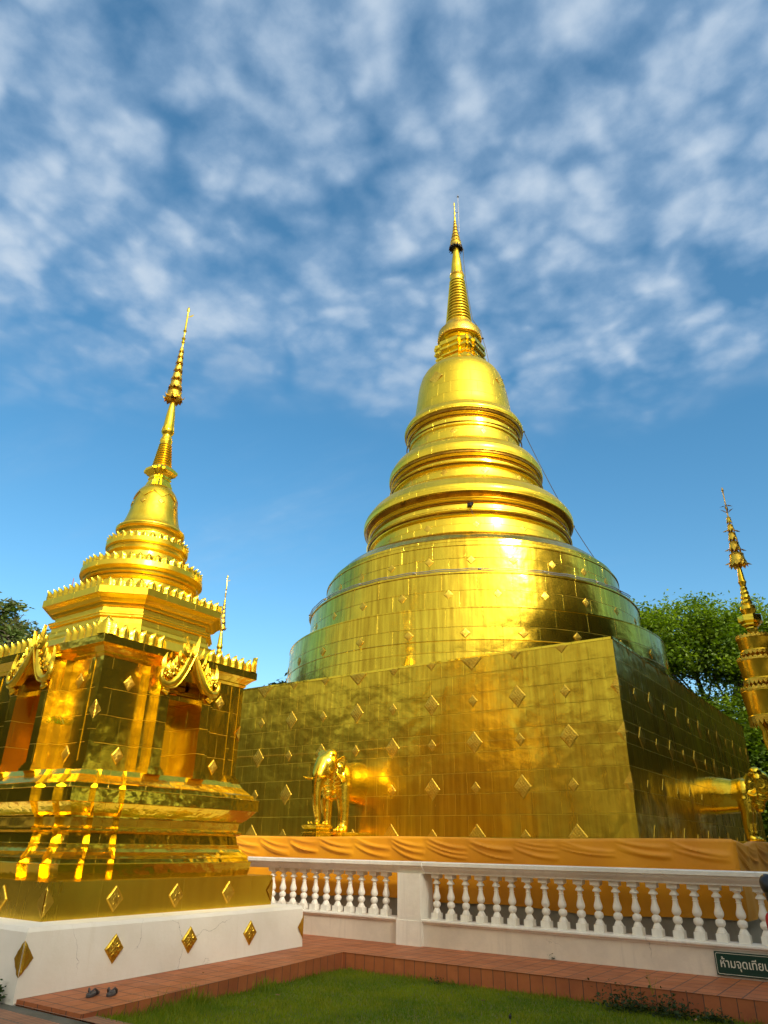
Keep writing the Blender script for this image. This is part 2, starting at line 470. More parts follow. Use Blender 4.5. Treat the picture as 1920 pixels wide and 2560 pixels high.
def tile_mat(name, w, h, base, dark, mortar=(.09, .05, .035), size=.006, offset=0.0, uvscale=(1, 1, 1), rough=.5):
    g = NT(name); b = g.b
    uv = g.map(g.n('ShaderNodeTexCoord').outputs['UV'], uvscale)
    tc = g.n('ShaderNodeTexCoord').outputs['Object']
    br = g.n('ShaderNodeTexBrick', i_Scale=1.0, offset=offset)
    br.inputs['Color1'].default_value = (0, 0, 0, 1); br.inputs['Color2'].default_value = (1, 1, 1, 1)
    br.inputs['Mortar Size'].default_value = size; br.inputs['Mortar Smooth'].default_value = .4
    br.inputs['Brick Width'].default_value = w; br.inputs['Row Height'].default_value = h
    g.l(uv, br.inputs['Vector'])
    sep = g.n('ShaderNodeSeparateColor'); g.l(br.outputs['Color'], sep.inputs[0])
    n1 = g.rng(g.noise(tc, 2.2, 6, .65), .35, .7)
    f = g.math('MULTIPLY_ADD', n1, .6, g.math('MULTIPLY', sep.outputs[0], .45), clamp=True)
    col = g.mix(f, base, dark)
    dirt = g.rng(g.noise(tc, 9, 5, .7), .55, .8)
    col = g.mix(g.math('MULTIPLY', dirt, .35), col, (.10, .06, .04))
    col = g.mix(br.outputs['Fac'], col, mortar)
    g.l(col, b.inputs['Base Color'])
    g.l(g.math('MULTIPLY_ADD', n1, .2, rough), b.inputs['Roughness'])
    hh = g.math('MULTIPLY', br.outputs['Fac'], -.004)
    hh = g.math('MULTIPLY_ADD', g.noise(tc, 20, 4, .6), .002, hh)
    g.l(g.bump(hh, .8, 1.0), b.inputs['Normal'])
    return g.m
M_tile = tile_mat('terracotta floor tile', .245, .245, (.50, .15, .042), (.32, .095, .028), size=.009, rough=.5)
M_kerb = tile_mat('terracotta kerb tile', .168, .5, (.48, .145, .045), (.30, .08, .028), size=.006)
M_path = tile_mat('brick on edge', .062, .23, (.42, .19, .09), (.26, .11, .055), mortar=(.12, .10, .07), size=.010, rough=.7)
def concrete_mat():
    g = NT('mossy concrete')
    tc = g.n('ShaderNodeTexCoord').outputs['Object']
    n1 = g.rng(g.noise(tc, 4, 7, .7), .35, .7)
    g.l(g.mix(n1, (.13, .12, .09), (.065, .065, .04)), g.b.inputs['Base Color'])
    g.b.inputs['Roughness'].default_value = .85
    g.l(g.bump(g.noise(tc, 30, 5, .7), .5, .01), g.b.inputs['Normal'])
    return g.m
M_conc = concrete_mat()
def ground_mat(name, c1, c2, s=3):
    g = NT(name)
    tc = g.n('ShaderNodeTexCoord').outputs['Object']
    n1 = g.rng(g.noise(tc, s, 8, .7), .35, .65)
    g.l(g.mix(n1, c1, c2), g.b.inputs['Base Color'])
    g.b.inputs['Roughness'].default_value = .9
    g.l(g.bump(g.noise(tc, s * 12, 5, .7), .6, .02), g.b.inputs['Normal'])
    return g.m
M_soil = ground_mat('lawn soil', (.08, .12, .010), (.16, .15, .03), 1.3)
M_ground = ground_mat('court paving', (.20, .165, .12), (.14, .12, .09), .6)

def leaf_mat(name, c1, c2, c3, trans=.45, scale=.9):
    g = NT(name)
    tc = g.n('ShaderNodeTexCoord').outputs['Object']
    at = g.n('ShaderNodeAttribute', attribute_name='tint').outputs['Fac']
    n1 = g.rng(g.noise(tc, scale, 3, .6), .35, .68)
    col = g.mix(n1, c1, c2)
    col = g.mix(g.math('MULTIPLY', at, .75), col, c3)
    g.l(col, g.b.inputs['Base Color'])
    g.b.inputs['Roughness'].default_value = .5
    g.b.inputs['Specular IOR Level'].default_value = .35
    tr = g.n('ShaderNodeBsdfTranslucent')
    hs = g.n('ShaderNodeHueSaturation', i_Saturation=1.1, i_Value=1.3); g.l(col, hs.inputs['Color']); g.l(hs.outputs[0], tr.inputs[0])
    mx = g.n('ShaderNodeMixShader', i_0=trans)
    g.l(g.b.outputs[0], mx.inputs[1]); g.l(tr.outputs[0], mx.inputs[2]); g.l(mx.outputs[0], g.out.inputs[0])
    return g.m
M_leaf = leaf_mat('tree leaves bright', (.11, .19, .010), (.21, .29, .012), (.045, .095, .008))
M_leaf2 = leaf_mat('tree leaves olive', (.06, .12, .015), (.11, .16, .025), (.16, .11, .05), .4)
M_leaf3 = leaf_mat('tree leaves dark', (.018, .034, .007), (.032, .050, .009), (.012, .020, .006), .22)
M_grass = leaf_mat('grass blades', (.09, .19, .005), (.20, .29, .006), (.33, .33, .03), .5, 1.1)
M_weed = leaf_mat('weed leaves', (.025, .055, .010), (.045, .085, .012), (.02, .03, .006), .3)
def bark_mat():
    g = NT('bark')
    tc = g.n('ShaderNodeTexCoord').outputs['Object']
    n1 = g.noise(g.map(tc, (5, 5, .8)), 1.5, 6, .7)
    g.l(g.mix(g.rng(n1, .35, .65), (.09, .065, .04), (.035, .025, .018)), g.b.inputs['Base Color'])
    g.b.inputs['Roughness'].default_value = .9
    g.l(g.bump(n1, .8, .05), g.b.inputs['Normal'])
    return g.m
M_bark = bark_mat()
def cloth_mat():
    g = NT('saffron cloth')
    tc = g.n('ShaderNodeTexCoord').outputs['Object']
    n1 = g.rng(g.noise(tc, 1.2, 4, .6), .3, .7)
    g.l(g.mix(n1, (.78, .33, .002), (.66, .25, .002)), g.b.inputs['Base Color'])
    g.b.inputs['Roughness'].default_value = .55
    g.b.inputs['Sheen Weight'].default_value = .3
    g.b.inputs['Sheen Roughness'].default_value = .4
    g.b.inputs['Sheen Tint'].default_value = (1, .7, .2, 1)
    w = g.noise(g.map(tc, (1, 1, 1)), 260, 2, .5)
    h = g.math('MULTIPLY_ADD', g.noise(tc, 6, 3, .5), .008, g.math('MULTIPLY', w, .0006))
    g.l(g.bump(h, .7, 1.0), g.b.inputs['Normal'])
    return g.m
M_cloth = cloth_mat()
def flat_mat(name, col, rough=.6, metal=0, var=.25, scale=8):
    g = NT(name)
    tc = g.n('ShaderNodeTexCoord').outputs['Object']
    n1 = g.rng(g.noise(tc, scale, 4, .6), .3, .7)
    g.l(g.mix(n1, col, tuple(c * (1 - var) for c in col)), g.b.inputs['Base Color'])
    g.b.inputs['Roughness'].default_value = rough
    g.b.inputs['Metallic'].default_value = metal
    return g.m
M_dark = flat_mat('dark iron', (.03, .028, .03), .5, .6)
M_cable = flat_mat('cable rubber', (.02, .02, .022), .5)
M_steel = flat_mat('galvanised steel', (.45, .45, .46), .35, .9)
M_sign = flat_mat('dark green sign enamel', (.008, .045, .030), .3, var=.1)
M_ink = flat_mat('cream lettering paint', (.72, .70, .56), .5, var=.1)
M_red = flat_mat('red knit shirt', (.62, .015, .012), .7)
M_hair = flat_mat('black hair', (.008, .007, .007), .35)
M_skin = flat_mat('skin', (.42, .24, .15), .5, var=.1)
M_jean = flat_mat('dark trousers', (.02, .022, .035), .8)
M_sandal = flat_mat('grey rubber sandal', (.075, .07, .07), .6)
M_roof = tile_mat('hall roof tile', .25, .3, (.30, .10, .045), (.18, .06, .03), size=.01, offset=.5)
M_mast = flat_mat('red painted lattice steel', (.28, .07, .06), .6)

# ------------------------------------------------------------------ ground
def sheet(name, pts, z, mat, uvrot=False, kind='structure'):
    mb = MB()
    P = [(x, y, z if not callable(z) else z(x, y)) for x, y in pts]
    mb.face(P, [((p[0], p[1]) if not uvrot else (p[1], p[0])) for p in P])
    return tag(mb.build(name, mat), kind=kind)
sheet('ground', [(-900, -900), (900, -900), (900, 900), (-900, 900)], -.12, M_ground)
# lawn base
LZ = -.02
mb = MB()
mb.box(-7.35, 7.0, 5.2, 9.47, -.3, LZ)
tag(mb.build('lawn_soil', M_soil), kind='structure')
# walkways
KX0, KX1 = -6.98, -7.28          # kerb line left walk (near, far)
def wz(y): return .2 + .022 * (min(y, 9.4) - 9.4)
def walk():
    mb = MB()
    # side walk, gently falling towards the viewer
    ys = [5.02 + (9.46 - 5.02) * i / 12 for i in range(13)]
    xr = lambda y: KX0 + (KX1 - KX0) * (y - 5.02) / (9.46 - 5.02)
    mb.grid([[(-14, y, wz(y)), (xr(y), y, wz(y))] for y in ys], [[(-14, y), (xr(y), y)] for y in ys], flip=True)
    mb.face([(-14, 5.02, -.3), (xr(5.02), 5.02, -.3), (xr(5.02), 5.02, wz(5.02)), (-14, 5.02, wz(5.02))])
    # cross walk in front of the balustrade
    mb.face([(-14, 9.46, .2), (8, 9.40, .2), (8, 11.4, .2), (-14, 11.4, .2)], [(-14, 9.46), (8, 9.4), (8, 11.4), (-14, 11.4)])
    tag(mb.build('walkway', M_tile), kind='structure')
    kb = MB()
    for i in range(12):
        a, b = ys[i], ys[i + 1]
        kb.face([(xr(a) + .004, a, -.3), (xr(b) + .004, b, -.3), (xr(b) + .004, b, wz(b) - .002), (xr(a) + .004, a, wz(a) - .002)], [(a, 0), (b, 0), (b, .3), (a, .3)])
    kb.face([(xr(9.46), 9.456, -.3), (8, 9.396, -.3), (8, 9.396, .198), (xr(9.46), 9.456, .198)], [(xr(9.46), 0), (8, 0), (8, .3), (xr(9.46), .3)])
    tag(kb.build('kerb', M_kerb), kind='structure')
walk()
# brick and concrete bands of the path at the near left
pz_ = .068
y = 5.2
bands = [('brick', .20), ('conc', .20), ('brick', .46), ('conc', .16), ('brick', .23), ('conc', .5), ('brick', .46), ('conc', .3)]
pb = MB(); pc = MB()
for k, w in bands:
    x0, x1 = -14, 7
    if y > 5.19: x0 = -14
    q = [(x0, y - w, pz_), (x1, y - w, pz_), (x1, y, pz_), (x0, y, pz_)]
    (pb if k == 'brick' else pc).face(q if k == 'brick' else [(a, b, c - .012) for a, b, c in q], [(p[0], p[1] - y) for p in q])
    y -= w
pc.face([(-14, -30, pz_ - .012), (7, -30, pz_ - .012), (7, y, pz_ - .012), (-14, y, pz_ - .012)])
pc.face([(-14, 5.2, -.3), (7, 5.2, -.3), (7, 5.2, pz_ - .001), (-14, 5.2, pz_ - .001)][::-1])
tag(pb.build('brick_path', M_path), kind='structure')
tag(pc.build('concrete_path', M_conc), kind='structure')

# grass
def grass():
    rng = np.random.default_rng(3)
    n = 130000
    X = rng.uniform(-7.3, .6, n); Y = rng.uniform(5.15, 9.47, n)
    xr = KX0 + (KX1 - KX0) * (Y - 5.02) / 4.44
    keep = X > xr + .01
    X, Y = X[keep], Y[keep]; n = len(X)
    near = np.exp(-np.abs(9.45 - Y) / .07) + np.exp(-np.abs(X - xr[keep]) / .09)
    wavy = np.sin(X * 5.1 + 1.3 * np.sin(Y * 4.3)) * np.sin(Y * 6.1 + X * 2.0)
    H = rng.uniform(.018, .045, n) * (1 + .25 * wavy) * (1 + 2.2 * np.clip(near, 0, 1.2) * rng.uniform(0, 1, n) ** 2)
    patch = np.exp(-(((X + 6.95) / .35) ** 2 + ((Y - 6.1) / .45) ** 2)) * 2.2
    H *= 1 + patch * rng.uniform(.2, 1, n)
    A = rng.uniform(0, 2 * PI, n)
    Wd = rng.uniform(.003, .006, n)
    lean = rng.uniform(.1, .9, n) * H
    B = rng.uniform(0, 2 * PI, n)
    z0 = LZ + .07 * np.clip((5.6 - Y) / .4, 0, 1)
    V = np.zeros((n, 3, 3), dtype=np.float32)
    V[:, 0] = np.stack([X - Wd * np.cos(A), Y - Wd * np.sin(A), z0], 1)
    V[:, 1] = np.stack([X + Wd * np.cos(A), Y + Wd * np.sin(A), z0], 1)
    V[:, 2] = np.stack([X + lean * np.cos(B), Y + lean * np.sin(B), z0 + H], 1)
    F = np.arange(n * 3).reshape(n, 3)
    t = np.repeat(np.clip(rng.uniform(0, 1, n) ** 2.5 + .25 * wavy, 0, 1), 3)
    o = link('lawn_grass', np_mesh('lawn_grass', V.reshape(-1, 3), F, M_grass, t))
    tag(o, 'short green lawn grass in front of the tiled kerb', 'grass', kind='stuff')
grass()

# ------------------------------------------------------------------ relief plaque mesh
def plaque_mesh(name, w, h, mat, cut=0, n=22, depth=.035):
    """diamond of repousse gold, front towards -Y; cut=1 keeps the lower half"""
    mb = MB(); P = []
    for j in range(n + 1):
        row = []
        for i in range(n + 1):
            a, b = i / n * 2 - 1, j / n * 2 - 1
            x = (a - b) / 2; z = (a + b) / 2          # diamond |x|+|z|<=1
            e = 1 - max(abs(a), abs(b))
            rr = math.hypot(x, z); th = math.atan2(z, x)
            q = .35 * math.exp(-((rr - .16) / .06) ** 2) + .5 * math.exp(-(rr / .07) ** 2)
            q += .38 * abs(math.sin(th * 4)) * math.exp(-((rr - .36) / .16) ** 2)
            q += .30 * abs(math.sin(a * 9.5) * math.sin(b * 9.5))
            q += .25 * math.exp(-((e - .07) / .05) ** 2)
            dd = depth * (min(1, e * 7) * .35 + q * min(1, e * 5) * .75)
            row.append((x * w / 2, -dd - .002, z * h / 2))
        P.append(row)
    mb.grid(P)
    # rim back to the wall
    rim = P[0] + [r[-1] for r in P[1:]] + P[-1][::-1][1:] + [r[0] for r in P[::-1][1:-1]]
    for i in range(len(rim)):
        a, b = rim[i], rim[(i + 1) % len(rim)]
        mb.face([a, (a[0], .004, a[2]), (b[0], .004, b[2]), b])
    me = mb.mesh(name, mat, None)
    me.polygons.foreach_set('use_smooth', [True] * len(me.polygons))
    bm = bmesh.new(); bm.from_mesh(me)
    if cut:
        bmesh.ops.bisect_plane(bm, geom=bm.verts[:] + bm.edges[:] + bm.faces[:], plane_co=(0, 0, 0), plane_no=(0, 0, 1), clear_outer=True)
    bmesh.ops.recalc_face_normals(bm, faces=bm.faces)
    bm.to_mesh(me); bm.free()
    return me

# ================================================================== GREAT CHEDI
GC = Vector((-10.35, 19.6, 0))
S = .734
def gz(z): return 1.6 + (z - 1.6) * S
chedi = thing('great_stupa', (GC.x, GC.y, 0), 'huge gold bell stupa with square base and round drums, largest tower in the photo', 'stupa')
HB, HT, ZT = 6.43, 6.37, 5.25
def sq(h, z): return [(-h, -h, z), (h, -h, z), (h, h, z), (-h, h, z)]
def base_block():
    mb = MB()
    a, b = sq(HB, 1.0), sq(HT, ZT)
    for i in range(4):
        k = (i + 1) % 4
        o = i * 20
        mb.face([a[i], a[k], b[k], b[i]], [(o, 0), (o + 2 * HB, 0), (o + 2 * HB, ZT - 1), (o, ZT - 1)])
    mb.face(b, [(p[0], p[1]) for p in b])
    mb.build('base_block', M_wall, chedi)
    # thin folded lip along the top edge
    e = MB(); t = HT + .012
    for i in range(4):
        r0 = Matrix.Rotation(i * PI / 2, 4, 'Z'); n0 = len(e.v)
        e.box(-t, t, -t, -t + .03, ZT - .035, ZT + .012)
        e.xform(r0, n0)
    e.build('edge_trim', M_mould, chedi, weld=False)
base_block()
def lath(name, prof, mat, seg=160, smooth=28):
    mb = MB(); mb.lathe([(r * S, gz(z)) for r, z in prof], seg)
    return mb.build(name, mat, chedi, smooth)
def arc(r0, z0, r1, z1, bulge, n=8):
    o = []
    for i in range(n + 1):
        t = i / n; r = r0 + (r1 - r0) * t; z = z0 + (z1 - z0) * t
        nx, nz = (z1 - z0), -(r1 - r0); L_ = math.hypot(nx, nz)
        k = bulge * math.sin(PI * t); o.append((r + nx / L_ * k, z + nz / L_ * k))
    return o
def rings(name, levels, mat, seg=160):
    """a lathe whose horizontal sheet joints get narrow proud laps"""
    return lath(name, levels, mat, seg)
lath('lower_drum', [(7.82, 6.4), (7.80, 7.60), (7.815, 7.62), (7.80, 7.64), (7.76, 8.70), (7.775, 8.71), (7.775, 8.75), (7.70, 8.78), (6.8, 8.80)], M_drum)
lath('middle_drum', [(7.02, 8.75), (7.0, 9.3), (6.97, 10.20), (7.01, 10.21), (7.01, 10.26), (6.92, 10.28), (6.2, 10.29)], M_drum)
lath('top_drum', [(6.38, 10.2), (6.33, 11.52), (6.36, 11.53), (6.36, 11.58), (6.25, 11.60), (6.22, 11.62), (6.20, 11.85), (6.12, 11.90)] + arc(6.12, 11.90, 5.15, 12.62, .10) + [(5.0, 12.66), (4.8, 12.68)], M_drum)
def tier(name, rb, zb, rlip, zl0, zl1, rsh, zsh, two_rings=True):
    """band, torus, upper band, mouldings, lip, shoulder"""
    h = zl0 - zb
    p = [(rb + .12, zb), (rb + .13, zb + .04 * h), (rb + .02, zb + .07 * h), (rb, zb + .1 * h), (rb - .02, zb + .46 * h)]
    if two_rings:
        p += arc(rb + .02, zb + .48 * h, rb + .10, zb + .54 * h, .03, 4) + arc(rb + .16, zb + .55 * h, rb + .16, zb + .63 * h, .05, 5)
        p += [(rb + .02, zb + .65 * h), (rb - .02, zb + .66 * h), (rb - .02, zb + .79 * h)]
    else:
        p += [(rb + .01, zb + .48 * h), (rb + .05, zb + .50 * h), (rb + .05, zb + .53 * h), (rb - .01, zb + .55 * h), (rb - .01, zb + .78 * h)]
    p += arc(rb + .04, zb + .80 * h, rb + .04, zb + .84 * h, .03, 4) + arc(rb + .09, zb + .85 * h, rb + .09, zb + .89 * h, .03, 4)
    p += [(rb + .12, zb + .90 * h)] + arc(rb + .12, zb + .91 * h, rlip - .06, zl0 - .02, -.05, 6)
    p += [(rlip - .05, zl0), (rlip, zl0 + .01)] + arc(rlip, zl0 + .02, rlip - .01, zl1, .03, 6)
    p += arc(rlip - .03, zl1 + .02, rsh, zsh, .10, 8) + [(rsh - .02, zsh + .04), (rsh - .25, zsh + .05)]
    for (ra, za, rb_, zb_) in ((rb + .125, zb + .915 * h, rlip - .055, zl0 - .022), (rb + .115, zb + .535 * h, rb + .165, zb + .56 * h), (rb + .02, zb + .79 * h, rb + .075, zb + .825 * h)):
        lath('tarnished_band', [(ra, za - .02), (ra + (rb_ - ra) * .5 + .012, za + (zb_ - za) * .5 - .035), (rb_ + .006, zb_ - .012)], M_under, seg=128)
    return lath(name, p, M_upper)
tier('lower_ring_tier', 4.45, 12.66, 4.78, 14.58, 14.92, 3.95, 15.72)
tier('middle_ring_tier', 3.42, 15.76, 3.63, 17.18, 17.55, 2.98, 18.22)
tier('upper_ring_tier', 2.66, 18.26, 2.90, 19.86, 20.10, 2.46, 20.45, False)
lath('bell', [(2.46, 20.45), (2.43, 20.5), (2.40, 20.9), (2.36, 21.3), (2.28, 21.9), (2.22, 22.4), (2.15, 22.8), (2.05, 23.15), (1.90, 23.45), (1.70, 23.70), (1.42, 23.92), (1.1, 24.06), (.6, 24.14), (.05, 24.16)], M_upper, 128)
def redent(h, z, steps, w=None):
    """square outline of half size h whose corners step in: steps = [(t, inset)...]"""
    q = []
    # side facing -Y from left to right, at half extents
    half = [(h - sum(s_ for _, s_ in steps), h)]
    def side():
        pts = []
        y = h - sum(i for _, i in steps)
        # start at corner (-c,-c)
        c = y
        pts.append((-c, -c))
        cur = c
        for t, ins in steps[::-1] if False else steps:
            pts.append((-t, -cur)); cur += ins; pts.append((-t, -cur))
        for t, ins in reversed(steps):
            pts.append((t, -cur)); cur -= ins; pts.append((t, -cur))
        return pts
    s_ = side()
    out = []
    for k in range(4):
        a = k * PI / 2; ca, sa = math.cos(a), math.sin(a)
        out += [(x * ca - y * sa, x * sa + y * ca, z) for x, y in s_]
    return out
def redent_stack(prof, steps_f, mat, name, parent, loc=(0, 0, 0)):
    mb = MB()
    mb.loft([redent(h, z, steps_f(h)) for h, z in prof], cap_top=True, cap_bot=True)
    return mb.build(name, mat, parent, None, loc)
sf = lambda h: [(h * .80, h * .10), (h * .50, h * .10)]
redent_stack([(h * S, gz(z)) for h, z in [(1.30, 23.6), (1.29, 24.06), (1.13, 24.07), (1.13, 24.24), (1.0, 24.25), (1.0, 24.37), (1.12, 24.42), (1.12, 24.50), (1.0, 24.52), (1.0, 24.62), (1.12, 24.70), (1.2, 24.76), (1.2, 24.88), (1.08, 24.9), (1.08, 25.0), (1.2, 25.08), (1.2, 25.30), (1.1, 25.32), (1.0, 25.38)]], lambda h: [(h * .76, h * .13), (h * .44, h * .13)], M_mould, 'throne', chedi)
lath('throne_neck', [(.8, 25.35), (.78, 25.5), (.92, 25.6), (.78, 25.66), (.95, 25.78), (.85, 25.84), (1.04, 25.92), (1.08, 25.94)], M_gold, 64)
lath('parasol_disc', [(1.04, 25.86), (1.16, 25.86), (1.15, 26.1), (1.12, 26.36), (1.08, 26.42), (1.0, 26.45), (.96, 26.52), (.90, 26.66), (.82, 26.8), (.74, 26.92)], M_relief, 96)
def ring_spire():
    p = []; n = 15; z0, z1, r0, r1 = 26.90, 30.1, .75, .42
    for i in range(n):
        a = i / n; b = (i + 1) / n
        za, zb = z0 + (z1 - z0) * a, z0 + (z1 - z0) * b
        ra = r0 + (r1 - r0) * a
        p += [(ra * .86, za)] + arc(ra * .9, za + .03, ra * .88, zb - .07, .05, 5) + [(ra * .84, zb - .06), (ra * .82, zb)]
    lath('ring_spire', p, M_gold, 64, 40)
ring_spire()
lath('collar', [(.34, 30.05), (.36, 30.2), (.40, 30.3), (.37, 30.36), (.42, 30.44), (.34, 30.5)], M_relief, 32)
lath('spire_cone', [(.35, 30.45), (.32, 30.9), (.29, 31.2), (.295, 31.22), (.22, 31.9), (.12, 32.8), (.11, 33.0)], M_gold, 48)
def petals_on(parent, r, z, n, h, w, mat, name, down=False, out=0.0, th=.012, s=1):
    mb = MB()
    for k in range(n):
        a = 2 * PI * k / n; n0 = len(mb.v)
        pts = [(-.5, 0), (-.5, .35), (-.32, .7), (0, 1), (.32, .7), (.5, .35), (.5, 0)]
        F_ = [(x * w, -th, zz * h) for x, zz in pts]; B_ = [(x * w, th, zz * h) for x, zz in pts]
        mb.face(F_[::-1]); mb.face(B_)
        for i in range(len(pts)):
            j = (i + 1) % len(pts); mb.face([F_[i], F_[j], B_[j], B_[i]])
        m = Matrix.Translation((r * math.cos(a), r * math.sin(a), z)) @ Matrix.Rotation(a + PI / 2, 4, 'Z') @ Matrix.Rotation(out, 4, 'X') @ Matrix.Scale(-1 if down else 1, 4, (0, 0, 1))
        mb.xform(m, n0)
    return mb.build(name, mat, parent, None, weld=False)
petals_on(chedi, .40 * S, gz(30.45), 14, .16, .07, M_old, 'collar_petals', out=-.3)
petals_on(chedi, 1.15 * S, gz(25.98), 44, .10, .10, M_relief, 'disc_fringe', down=True)
def hti(parent, levels, post_top, zs=lambda z: z, sr=1.0, name='finial_tier', fl=True):
    for i, (r, z, h) in enumerate(levels):
        mb = MB()
        n = 12 if r > .1 else 8
        R0 = r * sr; z0 = zs(z); z1 = zs(z + h)
        mb.lathe([(R0 * .35, z0 + (z1 - z0) * .15), (R0 * .98, z0 + (z1 - z0) * .12), (R0 * 1.03, z0 + (z1 - z0) * .2), (R0 * .98, z0 + (z1 - z0) * .3), (R0 * .86, z0 + (z1 - z0) * .68), (R0 * .93, z0 + (z1 - z0) * .74), (R0 * .86, z0 + (z1 - z0) * .8), (R0 * .35, z1)], 24)
        for k in range(n):
            a = 2 * PI * k / n; n0 = len(mb.v)
            hh = (z1 - z0) * .42; w = R0 * .42
            mb.face([(-w, 0, 0), (w, 0, 0), (w * .6, -.2 * hh, -hh * .6), (0, -.35 * hh, -hh), (-w * .6, -.2 * hh, -hh * .6)])
            mb.xform(Matrix.Translation((R0 * .97 * math.cos(a), R0 * .97 * math.sin(a), z0 + (z1 - z0) * .22)) @ Matrix.Rotation(a + PI / 2, 4, 'Z'), n0)
        mb.build(name, M_relief, parent, 40, weld=False)
zz = gz
hti(chedi, [(.34, 32.62, .5), (.27, 33.05, .34), (.215, 33.38, .3), (.17, 33.66, .28), (.135, 33.93, .26), (.11, 34.18, .24), (.09, 34.42, .22), (.07, 34.65, .2)], 0, gz, S)
mb = MB(); mb.lathe([(r * S, gz(z)) for r, z in [(.11, 32.6), (.09, 33.6), (.06, 34.6), (.045, 34.9), (.06, 35.0), (.03, 35.1), (.035, 35.3), (.06, 35.38), (.03, 35.45), (.025, 35.7), (.05, 35.78), (.02, 35.85), (.03, 36.0), (.045, 36.1), (.005, 36.3)]], 12)
mb.build('finial_post', M_gold, chedi, 30)
mb = MB()
for k in range(16):
    a = 2 * PI * k / 16
    mb.tube([(.25 * math.cos(a), .25 * math.sin(a), gz(32.72)), (.28 * math.cos(a), .28 * math.sin(a), gz(32.55)), (.29 * math.cos(a + .2), .29 * math.sin(a + .2), gz(32.42))], .016, 5)
mb.lathe([(.10, gz(32.6)), (.245, gz(32.66)), (.25, gz(32.74)), (.1, gz(32.72))], 24)
mb.build('spire_skirt', M_dark, chedi, weld=False)
# flag blade and lightning rod
rgt = Vector((.884, .467, 0))
mb = MB(); p0 = rgt * .17
mb.tube([(p0.x, p0.y, gz(33.8)), (p0.x * 1.02, p0.y * 1.02, gz(36.7))], .018, 6)
mb.tube([(p0.x * 1.02, p0.y * 1.02, gz(36.68)), (p0.x * 1.02, p0.y * 1.02, gz(36.9))], [.05, .005], 6)
mb.tube([(0, 0, gz(35.4)), (p0.x, p0.y, gz(35.42))], .012, 5)
mb.tube([(0, 0, gz(34.4)), (p0.x, p0.y, gz(34.2))], .01, 5)
mb.build('lightning_rod', M_steel, chedi, weld=False)
# cable running down the right side of the tower
def sidept(r, z, off=0.0, back=.0):
    a = math.atan2(.467, .884) + back
    return Vector((math.cos(a), math.sin(a), 0)) * (r * S + off) + Vector((0, 0, gz(z)))
cb = MB()
pts = [sidept(.36, 32.5, .05), sidept(.3, 31.6, .08), sidept(.38, 30.4, .06), sidept(.5, 29.0, .05), sidept(.66, 27.3, .07), sidept(1.1, 26.5, .04), sidept(1.17, 26.0, .04), sidept(1.3, 25.2, .06), sidept(1.35, 24.3, .1), sidept(1.7, 23.7, .1), sidept(2.0, 23.25, .06), sidept(2.2, 22.5, .04), sidept(2.34, 21.5, .03), sidept(2.42, 20.6, .03), sidept(2.92, 20.1, .03)]
cb.tube(pts, .013, 5)
def sag(a, b, s_, n=12): return [a.lerp(b, i / n) + Vector((0, 0, -s_ * math.sin(PI * i / n))) for i in range(n + 1)]
L1 = sidept(2.92, 20.1, .03); L2 = sidept(4.80, 14.92, .03); L3 = sidept(6.4, 11.62, .03, -.05); L4 = sidept(7.0, 10.3, .03, -.1)
cb.tube(sag(L1, L2, .12) + sag(L2, L3, .1)[1:] + sag(L3, L4, .05)[1:], .013, 5)
for p in (pts[6], pts[9], pts[10], L1, L2, L3, L4): cb.ellipsoid(p, (.05, .05, .04), 8, 5)
cb.build('cable', M_cable, chedi, weld=False)
# conduit on the middle drum edge
cb = MB(); a0_ = -2.6
for rr, dz in ((7.02, .03), (7.05, .09)):
    cb.tube([(rr * S * math.cos(a0_ + i * .045), rr * S * math.sin(a0_ + i * .045), gz(10.27) + dz * .6 + .012 * math.sin(i * 1.7)) for i in range(58)], .013, 5)
for i in range(7):
    a = a0_ + .25 + i * .33; cb.ellipsoid((7.04 * S * math.cos(a), 7.04 * S * math.sin(a), gz(10.27) + .04), (.05, .05, .03), 8, 5)
cb.build('conduit', M_steel, chedi, weld=False)
# flood lamp on the lower ring tier
fa = -1.047
fd = Vector((math.cos(fa), math.sin(fa), 0))
cb = MB(); fp = fd * (4.55 * S) + Vector((0, 0, gz(13.95)))
cb.tube([fp, fp + fd * .18], .02, 6)
cb.tube([fp + fd * .16 + Vector((0, 0, .04)), fp + fd * .2 + Vector((0, 0, -.09))], [.03, .045], 8)
cb.box(fp.x - .09, fp.x + .09, fp.y - .03, fp.y + .03, fp.z + .02, fp.z + .12)
cb.tube([fp + fd * .1, fp + fd * .1 + Vector((.05, 0, -.3)), fp + fd * .06 + Vector((.3, .05, -.6)), fp + fd * .05 + Vector((.2, .05, -.8))], .006, 5)
cb.build('flood_lamp', M_dark, chedi, weld=False)
# thin wire strung along the walls
cb = MB()
cb.tube([(-6.5, -6.47, 3.60), (-1, -6.46, 3.52), (6.47, -6.47, 3.50), (6.47, 6.5, 3.5)], .004, 5)
cb.build('wall_wire', M_relief, chedi)

